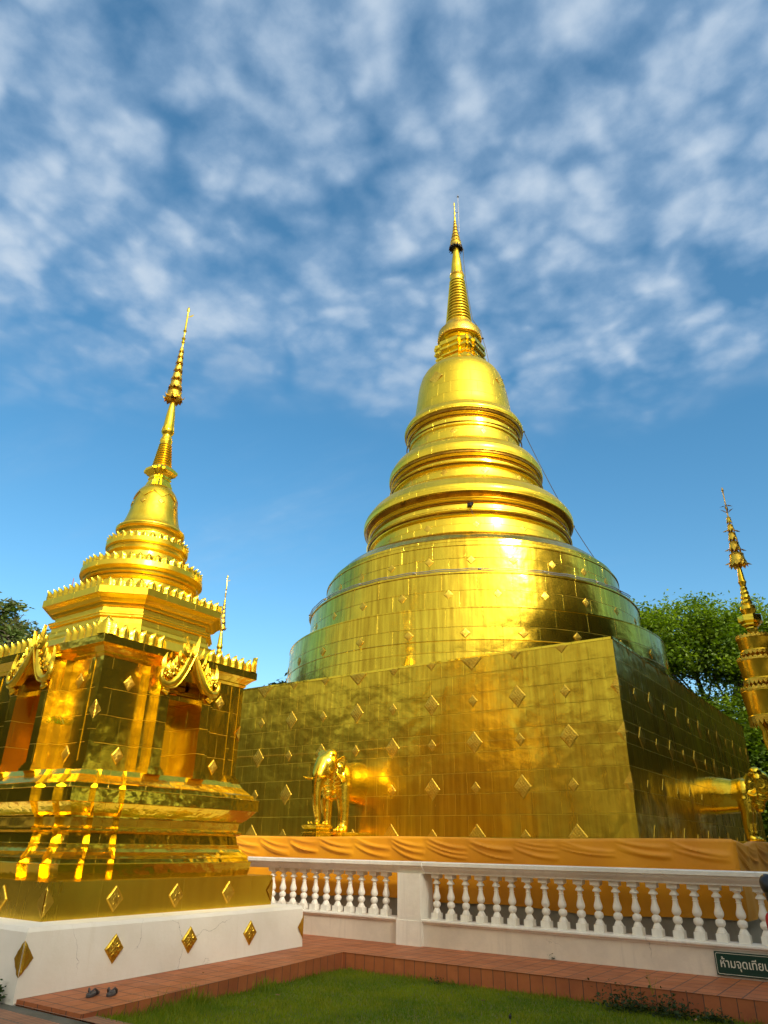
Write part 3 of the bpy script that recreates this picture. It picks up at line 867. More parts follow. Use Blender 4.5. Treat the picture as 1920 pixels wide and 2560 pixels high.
# plaques of the great chedi
PB = plaque_mesh('diamond_plaque', .37, .45, M_relief, depth=.017)
PS = plaque_mesh('diamond_plaque', .21, .26, M_relief, n=16, depth=.013)
PBc = plaque_mesh('diamond_plaque', .56, .56, M_relief, cut=1, depth=.018)
PSc = plaque_mesh('diamond_plaque', .30, .33, M_relief, cut=1, n=16, depth=.014)
PSQ = plaque_mesh('diamond_plaque', .25, .25, M_relief, n=16, depth=.014)
PBELL = plaque_mesh('diamond_plaque', .62, .55, M_relief)
items = []
RZ = [5.235, 4.33, 3.50, 2.64, 1.78]
for ri, z in enumerate(RZ):
    for k in range(-6, 7):
        wx = -10.0 + k
        if wx > -4.2 + .01: continue
        big = (round(wx) + ri + 1) % 2 == 0 if ri else round(wx) in (-13, -7, -10)
        if ri == 4 and wx in (-10, -11, -12): pass
        wy = HB + (HT - HB) * (z - 1) / (ZT - 1)
        me = (PBc if big else PSc) if ri == 0 else (PB if big else PS)
        items.append((Vector((wx - GC.x, -wy - .002, z)), 0.0, me))
    for k in range(0, 12):
        wyy = 14.2 + k * 1.05
        big = (k + ri) % 2 == 0 if ri else k in (3, 8)
        wx = HB + (HT - HB) * (z - 1) / (ZT - 1)
        me = (PBc if big else PSc) if ri == 0 else (PB if big else PS)
        items.append((Vector((wx + .002, wyy - GC.y, z)), PI / 2, me))
for (r, z, n, off, me) in [(7.8, 7.85, 26, .1, PSQ), (6.99, 9.45, 26, 0.02, PSQ), (6.35, 10.95, 26, .14, PSQ), (4.43, 13.2, 14, .0, PSQ), (3.40, 16.25, 12, .1, PSQ), (2.64, 18.75, 12, .2, PSQ)]:
    for k in range(n):
        a = -PI / 2 + .12 + off + 2 * PI * k / n
        d = Vector((math.cos(a), math.sin(a), 0))
        view = Vector((.467, -.884, 0))
        if d.dot(view) < .12: continue
        items.append((d * (r * S + .004) + Vector((0, 0, gz(z))), a + PI / 2, me))
for a in (-PI / 2 - .1, -.05, PI):
    d = Vector((math.cos(a), math.sin(a), 0))
    items.append((d * (2.22 * S + .02) + Vector((0, 0, gz(22.3))), a + PI / 2, PBELL))
# corner plaques folded round the corner edge
cw = Vector((0, 0, 0)) - (GC - CAM)
items.sort(key=lambda t: (t[0] - cw).length)
for p, rz_, me in items[:98]:
    link('diamond_plaque', me, chedi, p, (0, 0, rz_))
rest = MB()
for p, rz_, me in items[98:]:
    n0 = len(rest.v); m = Matrix.Translation(p) @ Matrix.Rotation(rz_, 4, 'Z')
    vs = [m @ v.co for v in me.vertices]
    rest.v += [tuple(v) for v in vs]
    for pl in me.polygons: rest.f.append(tuple(n0 + i for i in pl.vertices)); rest.uv.append([(0, 0)] * len(pl.vertices))
o = rest.build('diamond_plaque', M_relief, chedi, 60, weld=False); o['kind'] = 'stuff'
for z in (4.33, 3.5, 2.64):
    mb = MB(); w = HB + (HT - HB) * (z - 1) / (ZT - 1)
    c = Vector((w, -w, z))
    for dx, dy in ((-1, 0), (0, 1)):
        tip = c + Vector((dx, dy, 0)) * .15; o_ = Vector((-dy * 0, 0, 0))
        up_, dn_ = c + Vector((0, 0, .2)), c - Vector((0, 0, .2))
        nrm = Vector((0, -1, 0)) if dx else Vector((1, 0, 0))
        ce = c + Vector((dx, dy, 0)) * .08
        k = .012
        cc = c + Vector((.015, -.015, 0))
        mb.face([dn_ + Vector((.006, -.006, 0)), cc + nrm * 0, ce + nrm * .03, tip + nrm * .004] if dx else [tip + nrm * .004, ce + nrm * .03, cc, dn_ + Vector((.006, -.006, 0))])
        mb.face([tip + nrm * .004, ce + nrm * .03, cc, up_ + Vector((.006, -.006, 0))] if dx else [up_ + Vector((.006, -.006, 0)), cc, ce + nrm * .03, tip + nrm * .004])
    mb.build('corner_plaque', M_relief, chedi, weld=False)

# ================================================================== SMALL CHEDI
SC = Vector((-10.37, 7.25, 0))
small = thing('small_stupa', (SC.x, SC.y, 0), 'gold niche shrine with thin umbrella spire on a white plinth, nearest and leftmost tower', 'stupa')
mb = MB()
wb = MB(); wb.loft([sq(2.27, .02), sq(2.25, .70), sq(2.23, .745), sq(1.8, .76)], cap_top=True)
wb.build('white_plinth', M_white, small)
wb = MB(); wb.loft([sq(1.90, .74), sq(1.895, 1.155), sq(1.6, 1.165)], cap_top=True)
wb.build('gold_plinth', M_plinth, small)
def st_base(h): 
    k = h - .13
    return [(k * .82, .065), (k * .58, .065)]
prof = [(1.66, 1.16), (1.69, 1.33), (1.70, 1.335), (1.66, 1.345), (1.645, 1.395), (1.66, 1.40), (1.63, 1.43), (1.585, 1.47), (1.555, 1.51), (1.555, 1.515), (1.54, 1.52), (1.54, 1.565), (1.52, 1.57),
        (1.50, 1.69), (1.53, 1.70), (1.56, 1.72), (1.56, 1.745), (1.53, 1.76), (1.51, 1.77), (1.52, 1.87), (1.55, 1.875), (1.55, 1.895), (1.60, 1.93), (1.66, 2.0), (1.70, 2.05), (1.72, 2.055), (1.72, 2.215), (1.73, 2.22), (1.66, 2.235), (1.65, 2.285), (1.62, 2.30), (1.52, 2.40), (1.48, 2.47)]
redent_stack([(h + .09, z) for h, z in prof], st_base, M_mould, 'moulded_base', small)
# body with niches
def body_ring(z, notch, taper=0.0):
    h = 1.375 - taper
    s_ = [(-h, -h), (-.64, -h), (-.64, -1.49), (-.50, -1.49), (-.50, -1.60)]
    if notch: s_ += [(-.32, -1.60), (-.32, -.95), (.32, -.95), (.32, -1.60)]
    s_ += [(.50, -1.60), (.50, -1.49), (.64, -1.49), (.64, -h)]
    out = []
    for k in range(4):
        a = k * PI / 2; ca, sa = math.cos(a), math.sin(a)
        out += [(x * ca - y * sa, x * sa + y * ca, z) for x, y in s_]
    return out
bb = MB(); bb.loft([body_ring(2.46, True), body_ring(3.84, True)], cap_top=True, cap_bot=True)
bb.build('shrine_body', M_body, small)
bb = MB(); bb.loft([body_ring(3.841, False), body_ring(4.0, False)], cap_top=True, cap_bot=True)
bb.build('niche_lintel', M_body, small)
def rot4(fn, name, mat, smooth=None, parent=small):
    for k in range(4):
        m_ = MB(); fn(m_); m_.xform(Matrix.Rotation(k * PI / 2, 4, 'Z'))
        m_.build(name, mat, parent, smooth, weld=False)
def niche_inner(m_):
    for i, (w, z0, z1) in enumerate([(.32, 3.56, 3.60), (.32, 3.68, 3.71), (.28, 3.77, 3.80)]):
        m_.box(-w, w, -1.45 + i * .12, -.96, z0, z1 + .03)
rot4(niche_inner, 'niche_steps', M_body)
def pil_base(m_, cx=-.41):
    for w, y0 in ((.095, -1.60),):
        for (e, z0, z1) in ((.05, 2.46, 2.50), (.035, 2.50, 2.54), (.015, 2.54, 2.57)):
            m_.box(cx - w - e, cx + w + e, y0 - e, y0 + .12, z0, z1)
rot4(pil_base, 'pilaster_base', M_mould)
rot4(lambda m_: pil_base(m_, .41), 'pilaster_base', M_mould)
def corner_base(m_):
    for (e, z0, z1) in ((.07, 2.462, 2.50), (.05, 2.50, 2.54), (.02, 2.54, 2.58)):
        m_.box(-1.375 - e, -1.16, -1.375 - e, -1.16, z0, z1)
rot4(corner_base, 'corner_base', M_mould)
rot4(lambda m_: m_.box(-1.383, -1.30, -1.383, -1.30, 2.58, 4.02), 'corner_strip', M_mould)
rot4(lambda m_: m_.box(1.12, 1.19, -1.384, -1.3, 2.58, 4.02), 'panel_strip', M_mould)
def seam_panel(m_): pass
# roof cornice
cn = MB(); cn.loft([sq(1.39, 4.0), sq(1.42, 4.035), sq(1.40, 4.04), sq(1.42, 4.06), sq(1.48, 4.12), sq(1.52, 4.145), sq(1.53, 4.15), sq(1.53, 4.265), sq(1.515, 4.275), sq(1.46, 4.30)], cap_top=True, cap_bot=True)
cn.build('cornice', M_mould, small)
def cham(H, z, k=.565):
    c = H * k
    return [(-c, -H, z), (c, -H, z), (H, -c, z), (H, c, z), (c, H, z), (-c, H, z), (-H, c, z), (-H, -c, z)]
ot = MB(); ot.loft([cham((H - .02) * .90, z, .60) for H, z in [(1.52, 4.28), (1.46, 4.40), (1.42, 4.48), (1.36, 4.52), (1.36, 4.56), (1.31, 4.565), (1.28, 4.64), (1.28, 4.67), (1.25, 4.68), (1.245, 4.76), (1.29, 4.775), (1.29, 4.80), (1.31, 4.81), (1.31, 4.835), (1.26, 4.85), (1.22, 4.87), (1.22, 4.94), (1.26, 4.95), (1.28, 4.99), (1.32, 5.0), (1.36, 5.05), (1.42, 5.09), (1.45, 5.095), (1.45, 5.205), (1.44, 5.215), (1.30, 5.24)]], cap_top=True)
ot.build('octagonal_tier', M_tier, small)
def sl(name, prof, mat=M_tier, seg=72, smooth=30, parent=small):
    m_ = MB(); m_.lathe(prof, seg); return m_.build(name, mat, parent, smooth)
sl('lower_round_tier', [(1.08, 5.20), (1.02, 5.27), (.96, 5.36), (.93, 5.42), (.90, 5.44), (.895, 5.54), (.93, 5.555), (.95, 5.575), (.93, 5.60), (.90, 5.61), (.91, 5.64), (.95, 5.65)] + arc(.96, 5.66, 1.01, 5.72, -.015, 5) + [(1.035, 5.73), (1.045, 5.74), (1.04, 5.83), (1.0, 5.845), (.9, 5.87), (.78, 5.93)])
sl('middle_round_tier', [(.80, 5.92), (.74, 5.98), (.68, 6.04), (.66, 6.06), (.655, 6.14), (.68, 6.16), (.70, 6.18), (.68, 6.2), (.655, 6.21), (.66, 6.25)] + arc(.67, 6.26, .70, 6.30, -.01, 4) + [(.715, 6.31), (.72, 6.385), (.68, 6.40), (.58, 6.43)])
sl('upper_round_tier', [(.60, 6.42), (.55, 6.47), (.53, 6.50), (.525, 6.57), (.54, 6.58), (.53, 6.60), (.535, 6.62)] + arc(.54, 6.63, .585, 6.67, -.01, 4) + [(.60, 6.675)] + arc(.60, 6.68, .58, 6.75, .02, 5) + [(.52, 6.79)])
sl('bell', [(.535, 6.78), (.515, 6.82), (.495, 6.88), (.47, 6.96), (.445, 7.06), (.425, 7.18), (.405, 7.30), (.375, 7.42), (.33, 7.52), (.26, 7.61), (.17, 7.66), (.10, 7.67)], M_gold, 64)
# scalloped cap over the bell shoulder
def bell_cap():
    m_ = MB(); seg = 96; rows = []
    def br(z):
        T = [(6.78, .535), (6.96, .47), (7.18, .425), (7.30, .405), (7.42, .375), (7.52, .33), (7.61, .26), (7.66, .17)]
        for (a, ra), (b, rb) in zip(T, T[1:]):
            if a <= z <= b: return ra + (rb - ra) * (z - a) / (b - a)
        return .17
    for j in range(9):
        row = []
        for i in range(seg + 1):
            a = 2 * PI * i / seg; sc_ = abs((i / seg * 8) % 1 - .5) * 2
            zb = 7.44 - .13 * (1 - sc_)
            z = zb + (7.655 - zb) * j / 8
            r = br(z) + .014
            row.append((r * math.cos(a), r * math.sin(a), z + .006))
        rows.append(row)
    m_.grid(rows); rim = rows[0]
    for i in range(seg):
        a, b = rim[i], rim[i + 1]
        m_.face([(a[0] * .95, a[1] * .95, a[2]), (b[0] * .95, b[1] * .95, b[2]), b, a])
    m_.build('bell_cap', M_gold, small, 40)
bell_cap()
sf2 = lambda h: [(h * .78, h * .12), (h * .46, h * .12)]
redent_stack([(.22, 7.62), (.21, 7.70), (.195, 7.705), (.19, 7.76), (.165, 7.77), (.165, 7.81), (.185, 7.82), (.185, 7.845), (.16, 7.85), (.16, 7.88), (.20, 7.92), (.26, 7.96), (.265, 7.965), (.265, 8.015), (.24, 8.03), (.22, 8.06), (.2, 8.07)], sf2, M_mould, 'throne', small)
def rs():
    p = []; n = 10; z0, z1, r0, r1 = 8.06, 8.62, .20, .12
    for i in range(n):
        za, zb = z0 + (z1 - z0) * i / n, z0 + (z1 - z0) * (i + 1) / n; ra = r0 + (r1 - r0) * i / n
        p += [(ra * .82, za)] + arc(ra * .9, za + .006, ra * .88, zb - .016, .012, 4) + [(ra * .8, zb - .012)]
    sl('ring_spire', p, M_gold, 40, 40)
rs()
sl('spire_cone', [(.10, 8.60), (.115, 8.66), (.12, 8.70), (.10, 8.74), (.085, 8.80), (.09, 8.83), (.11, 8.86), (.125, 8.90), (.115, 8.96), (.105, 9.02), (.10, 9.08), (.085, 9.3), (.05, 9.6), (.032, 9.74)], M_gold, 32)
petals_on(small, .105, 8.66, 8, .12, .075, M_gold, 'collar_petals', out=-.12, th=.008)
petals_on(small, .108, 8.93, 8, .16, .08, M_gold, 'collar_petals', out=-.15, th=.008)
hti(small, [(.155, 9.68, .24), (.12, 9.95, .2), (.097, 10.17, .18), (.08, 10.38, .16), (.066, 10.57, .14), (.054, 10.73, .12), (.045, 10.87, .11)], 0)
mb = MB(); mb.lathe([(.03, 9.7), (.026, 10.6), (.018, 11.0), (.016, 11.08), (.04, 11.12), (.016, 11.16), (.045, 11.22), (.016, 11.26), (.016, 11.38), (.04, 11.42), (.022, 11.46), (.018, 11.9), (.014, 11.93), (.035, 11.97), (.03, 12.01), (.004, 12.08)], 10)
mb.face([(0, 0, 11.78), (.10, .05, 11.80), (.13, .07, 11.86), (.06, .03, 11.83)]); mb.face([(0, 0, 11.80), (-.05, -.02, 11.86), (-.02, -.01, 11.84)])
mb.build('finial_post', M_gold, small, 40, weld=False)
mb = MB()
for k in range(8):
    a = 2 * PI * k / 8
    c_, s_ = math.cos(a), math.sin(a)
    mb.tube([(.13 * c_, .13 * s_, 9.72), (.19 * c_, .19 * s_, 9.70), (.215 * c_, .215 * s_, 9.75)], [.02, .014, .004], 5)
mb.build('finial_wings', M_gold, small, weld=False)
# lotus-petal antefixes
def antefix_mesh(w, h):
    m_ = MB(); nn = 7; rows = []
    for j in range(nn + 1):
        t = j / nn; hw = w / 2 * (1.0 + .05 * math.sin(t * 3)) * (1 - max(0, (t - .42) / .58) ** 1.5)
        row = []
        for i in range(9):
            s_ = i / 4 - 1
            ridge = .040 * (1 - abs(s_)) + .010 * abs(math.sin(s_ * PI * 2.5)) * (1 - t * .7)
            y = -ridge * (w / .17) - .02 * t * t
            row.append((s_ * hw, y, t * h))
        rows.append(row)
    m_.grid(rows)
    m_.grid([[(x, .02 - .02 * (z / h) ** 2, z) for x, y, z in r] for r in rows], flip=True)
    for j in range(nn):
        a, b = rows[j], rows[j + 1]
        for e in (0, 8):
            q = [a[e], b[e], (b[e][0], .02 - .02 * (b[e][2] / h) ** 2, b[e][2]), (a[e][0], .02 - .02 * (a[e][2] / h) ** 2, a[e][2])]
            m_.face(q if e == 0 else q[::-1])
    return m_.mesh('leaf_antefix', M_leaf_gold, 35)
A1 = antefix_mesh(.172, .205); A2 = antefix_mesh(.155, .155); A3 = antefix_mesh(.135, .135); A4 = antefix_mesh(.118, .105); A0 = antefix_mesh(.25, .27)
def antefixes():
    L_ = []
    for k in range(4):
        Rm = Matrix.Rotation(k * PI / 2, 4, 'Z')
        for i in range(17):
            x = -1.36 + i * .17
            if abs(x) < .42: continue
            L_.append((Rm @ Vector((x, -1.475, 4.27)), k * PI / 2, A1))
        L_.append((Rm @ Vector((1.475, -1.475, 4.27)), k * PI / 2 + PI / 4, A0))
        for i in range(10):
            x = -.68 + i * .151
            L_.append((Rm @ Vector((x, -1.245, 5.21)), k * PI / 2, A2))
        c = Vector((.77, -1.285, 0)).lerp(Vector((1.285, -.77, 0)), .5); dr = Vector((1, 1, 0)).normalized()
        for i in range(4):
            p = c - Vector((1, -1, 0)).normalized() * .05 + dr * (-.235 + .157 * i)
            L_.append((Rm @ Vector((p.x, p.y, 5.21)), k * PI / 2 + PI / 4, A2))
    for (r, z, n, me) in ((.985, 5.835, 44, A3), (.68, 6.385, 34, A4)):
        for i in range(n):
            a = 2 * PI * i / n
            L_.append((Vector((r * math.cos(a), r * math.sin(a), z)), a + PI / 2, me))
    cw = CAM - SC
    L_.sort(key=lambda t: (t[0] - cw).length)
    rest = MB()
    for j, (p, rz_, me) in enumerate(L_):
        jr = rz_ + random.uniform(-.05, .05); tl = random.uniform(-.10, .04)
        if j < 100: link('leaf_antefix', me, small, p, (tl, 0, jr))
        else:
            n0 = len(rest.v); m = Matrix.Translation(p) @ Matrix.Rotation(jr, 4, 'Z') @ Matrix.Rotation(tl, 4, 'X')
            rest.v += [tuple(m @ v.co) for v in me.vertices]
            for pl in me.polygons: rest.f.append(tuple(n0 + i for i in pl.vertices)); rest.uv.append([(0, 0)] * len(pl.vertices))
    o = rest.build('leaf_antefix', M_leaf_gold, small, 35, weld=False); o['kind'] = 'stuff'
antefixes()
# naga gable over every niche
def gable_side(m_, sgn):
    """carved flame body: thick swept band from apex to lower scroll, with flames on its back"""
    yb = -1.63
    spine = [(.02, 4.33), (.07, 4.22), (.13, 4.08), (.20, 3.95), (.27, 3.84), (.35, 3.76), (.44, 3.72), (.52, 3.74), (.565, 3.81), (.56, 3.90), (.51, 3.95), (.455, 3.93), (.43, 3.87), (.45, 3.82)]
    rad = [.022, .035, .05, .06, .062, .06, .055, .05, .045, .04, .034, .028, .022, .012]
    pts = [(sgn * x, yb - .03 * math.sin(i / 13 * PI), z) for i, (x, z) in enumerate(spine)]
    m_.tube(pts, rad, 10)
    # inner rim
    m_.tube([(sgn * (x - .055) if i < 6 else sgn * x, yb - .045, z - .055) for i, (x, z) in enumerate(spine[:9])], .016, 6)
    # flames rising from the back of the body
    fl = [(.10, 4.20, .16, .34), (.17, 4.06, .17, .30), (.24, 3.96, .18, .24), (.31, 3.88, .19, .17), (.40, 3.84, .20, .08), (.50, 3.92, .22, -.02)]
    for i, (x, z, L_, ln) in enumerate(fl):
        n = 6; rows = []
        for j in range(n + 1):
            t = j / n; w = .062 * (1 - t) ** .8 + .004
            cx = x + ln * .30 * t + .03 * math.sin(t * PI); cz = z + L_ * 1.25 * t
            th = .035 * (1 - t) + .004
            rows.append([(sgn * (cx - w), yb - .01, cz - .3 * w), (sgn * cx, yb - .02 - th, cz), (sgn * (cx + w), yb - .01, cz + .2 * w), (sgn * cx, yb + .02, cz), (sgn * (cx - w), yb - .01, cz - .3 * w)])
        m_.grid(rows, flip=sgn > 0)
    # curls inside the panel
    for (cx, cz, r0) in ((.30, 3.98, .06), (.40, 3.90, .055), (.20, 4.10, .045), (.49, 3.86, .035)):
        q = []
        for i in range(16):
            a = i / 15 * 2.4 * PI; r = r0 * (1 - i / 18)
            q.append((sgn * (cx + r * math.cos(a)), yb - .05, cz + r * math.sin(a)))
        m_.tube(q, [.014 * (1 - i / 22) for i in range(16)], 6)
    # lower knob of the scroll
    m_.ellipsoid((sgn * .43, yb - .01, 3.66), (.055, .05, .045), 10, 7)
    m_.tube([(sgn * .36, yb, 3.64), (sgn * .42, yb - .02, 3.60), (sgn * .50, yb, 3.63)], [.02, .035, .012], 7)
def gable(m_):
    for s_ in (-1, 1): gable_side(m_, s_)
    # two tall blades at the top
    for x, z0, L_, lean in ((-.10, 4.26, .26, -.05), (.05, 4.30, .28, .05), (0, 4.24, .2, 0)):
        rows = []
        for j in range(7):
            t = j / 6; w = .05 * (1 - t) ** .7 + .003
            rows.append([(x + lean * t - w, -1.63, z0 + L_ * t), (x + lean * t, -1.68 + .03 * t, z0 + L_ * t), (x + lean * t + w, -1.63, z0 + L_ * t), (x + lean * t, -1.60, z0 + L_ * t), (x + lean * t - w, -1.63, z0 + L_ * t)])
        m_.grid(rows)
    # backing panel, arched, behind the carving
    out = [(-.46, 3.72), (-.36, 3.86), (-.26, 3.98), (-.15, 4.14), (0, 4.34), (.15, 4.14), (.26, 3.98), (.36, 3.86), (.46, 3.72)]
    inn = [(-.33, 3.70), (-.27, 3.76), (-.2, 3.84), (-.1, 3.98), (0, 4.10), (.1, 3.98), (.2, 3.84), (.27, 3.76), (.33, 3.70)]
    for i in range(8):
        a, b, c, d = inn[i], inn[i + 1], out[i + 1], out[i]
        m_.face([(p[0], -1.632, p[1]) for p in (a, b, c, d)])
        m_.face([(a[0], -1.632, a[1]), (a[0], -1.56, a[1]), (b[0], -1.56, b[1]), (b[0], -1.632, b[1])])
        m_.face([(d[0], -1.632, d[1]), (c[0], -1.632, c[1]), (c[0], -1.50, c[1]), (d[0], -1.50, d[1])])
rot4(gable, 'gable_carving', M_leaf_gold, 50)
# plaques
Qb = plaque_mesh('diamond_plaque', .25, .30, M_relief, n=18, depth=.028)
Qs = plaque_mesh('diamond_plaque', .20, .24, M_relief, n=18, depth=.026)
Qw = plaque_mesh('diamond_plaque', .26, .31, M_relief, n=22, depth=.045)
for k in range(4):
    Rm = Matrix.Rotation(k * PI / 2, 4, 'Z'); a = k * PI / 2
    for x, y, z, me in ([(-.89, -1.377, 3.68, Qs), (-.89, -1.377, 2.68, Qs), (.89, -1.377, 3.68, Qs), (.89, -1.377, 2.68, Qs)]
                        + [(x, -1.90, .95, Qb) for x in (-.95, 0.02, .98)] + [(x, -2.262, .46, Qw) for x in (-1.12, .02, 1.12)]):
        link('diamond_plaque', me, small, Rm @ Vector((x, y, z)), (0, 0, a))
def corner_plaque(h, z, w, hh, k):
    m_ = MB(); n = 10; d_ = .02
    for s_ in (0, 1):
        rows = []
        for j in range(n + 1):
            t = j / n * 2 - 1; ww = w / 2 * (1 - abs(t))
            row = []
            for i in range(7):
                u = i / 6 * ww
                q = d_ * (.4 + .6 * abs(math.sin(u * 60) * math.sin(t * 9))) * min(1, (1 - abs(t)) * 4)
                row.append((-h + u, -h - q, z + t * hh / 2) if s_ == 0 else (-h - q, -h + u, z + t * hh / 2))
            rows.append(row)
        m_.grid(rows, flip=bool(s_))
    m_.xform(Matrix.Rotation(k * PI / 2, 4, 'Z'))
    m_.build('corner_plaque', M_relief, small, 60, weld=False)
for k in range(4):
    corner_plaque(1.902, .95, .24, .32, k); corner_plaque(2.262, .46, .26, .34, k); corner_plaque(1.386, 3.25, .2, .26, k)
for k in range(8):
    a = PI / 8 + k * PI / 4
    d = Vector((math.cos(a), math.sin(a), 0))
    link('bell_plaque', plaque_mesh('bell_plaque', .12, .13, M_relief, n=10, depth=.012) if k == 0 else bpy.data.meshes['bell_plaque'], small, d * .422 + Vector((0, 0, 7.22)), (R(-8), 0, a + PI / 2))
# grass tuft growing from a seam, a thing of its own
def tuft(name, base, n, L0, spread, label, cat, mat=M_grass, seed=1, w=.006, out=Vector((0, 0, 0))):
    rng = random.Random(seed); V = []; F = []; T = []
    for i in range(n):
        a = rng.uniform(0, 2 * PI); L_ = L0 * rng.uniform(.4, 1); b = Vector(base) + Vector((rng.uniform(-1, 1), rng.uniform(-1, 1), 0)) * spread * .5
        d = Vector((math.cos(a) * rng.uniform(.1, .8), math.sin(a) * rng.uniform(.1, .8), 1)).normalized() + out
        s_ = Vector((-math.sin(a), math.cos(a), 0)) * w
        p1 = b + d * L_ * .5; p2 = b + d * L_ + Vector((0, 0, -.25 * L_ * rng.random()))
        k = len(V)
        V += [b - s_, b + s_, p1 + s_ * .8, p1 - s_ * .8, p2 + s_ * .2, p2 - s_ * .2]
        F += [(k, k + 1, k + 2, k + 3), (k + 3, k + 2, k + 4, k + 5)]; t = rng.random() ** 2; T += [t] * 6
    o = link(name, np_mesh(name, [tuple(v) for v in V], F, mat, T))
    return tag(o, label, cat)
tuft('grass_tuft', (-9.78, 5.84, 3.10), 60, .20, .22, 'green grass tuft growing from the gold wall right of the near shrine\'s left niche', 'plant', seed=4, out=Vector((0, -.5, -.1)))

# far copy of the small chedi behind
small_items = [o for o in COL.objects if o.parent == small]
far = copy_tree(small)
far.location = (-22.05, 19.6, 0)
tag(far, 'farther gold shrine behind the near one, only its thin spire showing', 'stupa')

# ================================================================== platform, cloth, balustrade
pl = thing('platform_wall', (-10.35, 19.6, 0), 'low shade-toned white platform wall behind the balustrade, its top wrapped in saffron cloth', 'wall')
def ringwall(mb, h0, h1, z0, z1):
    for k in range(4):
        n0 = len(mb.v); mb.box(-h1, h0, -h1, -h0, z0, z1); mb.xform(Matrix.Rotation(k * PI / 2, 4, 'Z'), n0)
mb = MB(); mb.box(-8.0, 8.0, -8.0, 8.0, -.2, 1.50)
mb.build('deck', M_white_shade, pl)
mb = MB(); ringwall(mb, 8.0, 8.13, -.2, 1.70)
mb.build('parapet', M_white_shade, pl, weld=False)
def cloth():
    pins = [-18.5 + .80 * i for i in range(0, 9)] + [-11.75, -10.97, -10.18, -9.45, -8.59, -7.78, -7.06, -6.23, -5.40, -4.64, -3.76, -2.96, -2.16]
    rng = random.Random(5)
    corner = Vector((-2.16, 11.43, 0))
    nx = 1100; nz = 60; rows = [[] for _ in range(nz + 1)]
    segp = []
    for a, b in zip(pins, pins[1:]):
        segp.append([(rng.uniform(.01, .05) + k * .055, rng.uniform(.06, .17) + k * .02, rng.uniform(.016, .034), rng.uniform(.010, .024)) for k in range(3)])
    L0 = pins[0]; front = pins[-1] - L0; side = 9.0
    def disp(s_, v):
        # s_: arc length from the left end; v: depth below the top
        if s_ <= front:
            x = L0 + s_; i = max(k for k in range(len(pins)) if pins[k] <= x + 1e-6); i = min(i, len(pins) - 2)
            u = (x - pins[i]) / (pins[i + 1] - pins[i]); P = segp[i]
        else:
            k = (s_ - front) / .85; i = int(k); u = k - i; P = segp[i % len(segp)]
        d = 0
        for (v0, dv, am, w) in P:
            c = v0 + dv * (1 - (1 - u) ** 2.2)
            fade = math.sin(PI * min(1, u * 1.02)) ** .5 if 0 < u < 1 else 0
            d += am * fade * math.exp(-((v - c) / (w * (.8 + .9 * u))) ** 2)
        d += .018 * math.exp(-(min(u, 1 - u) * 16) ** 2) * math.exp(-v / .10)
        d += .014 * math.sin(s_ * 1.9 + 1.0 + v * 2) + .010 * math.sin(s_ * 4.1 - v * 5) * min(1, v * 2)
        d += .006 * math.sin(s_ * 11 + v * 3 * math.sin(s_)) * min(1, v * 1.5)
        return d + .02
    ztop = lambda s_: 1.742 + .010 * math.sin(s_ * 1.3) 
    for i in range(nx + 1):
        s_ = (front + side) * i / nx
        zt = ztop(s_)
        if s_ > front: zt = 1.742 - .05 * math.exp(-((s_ - front - .9) / .5) ** 2)
        zb = .765 - .02 * math.sin(s_ * .9 + 1) - .02 * math.sin(s_ * 2.3)
        for j in range(nz + 1):
            t = j / nz; v = (zt - zb) * t; d = disp(s_, v)
            if j == 0: d = -.06
            if j == 1: d = .0; v = 0.002
            if s_ <= front: p = (L0 + s_, corner.y - d, zt - v)
            else: p = (corner.x + d, corner.y + (s_ - front), zt - v)
            # ease the corner
            rows[j].append(p)
    mb = MB(); mb.grid(rows)
    o = mb.build('cloth_drape', M_cloth, None, 80)
    tag(o, 'long saffron orange cloth swagged along the platform wall under the big stupa', 'cloth')
cloth()

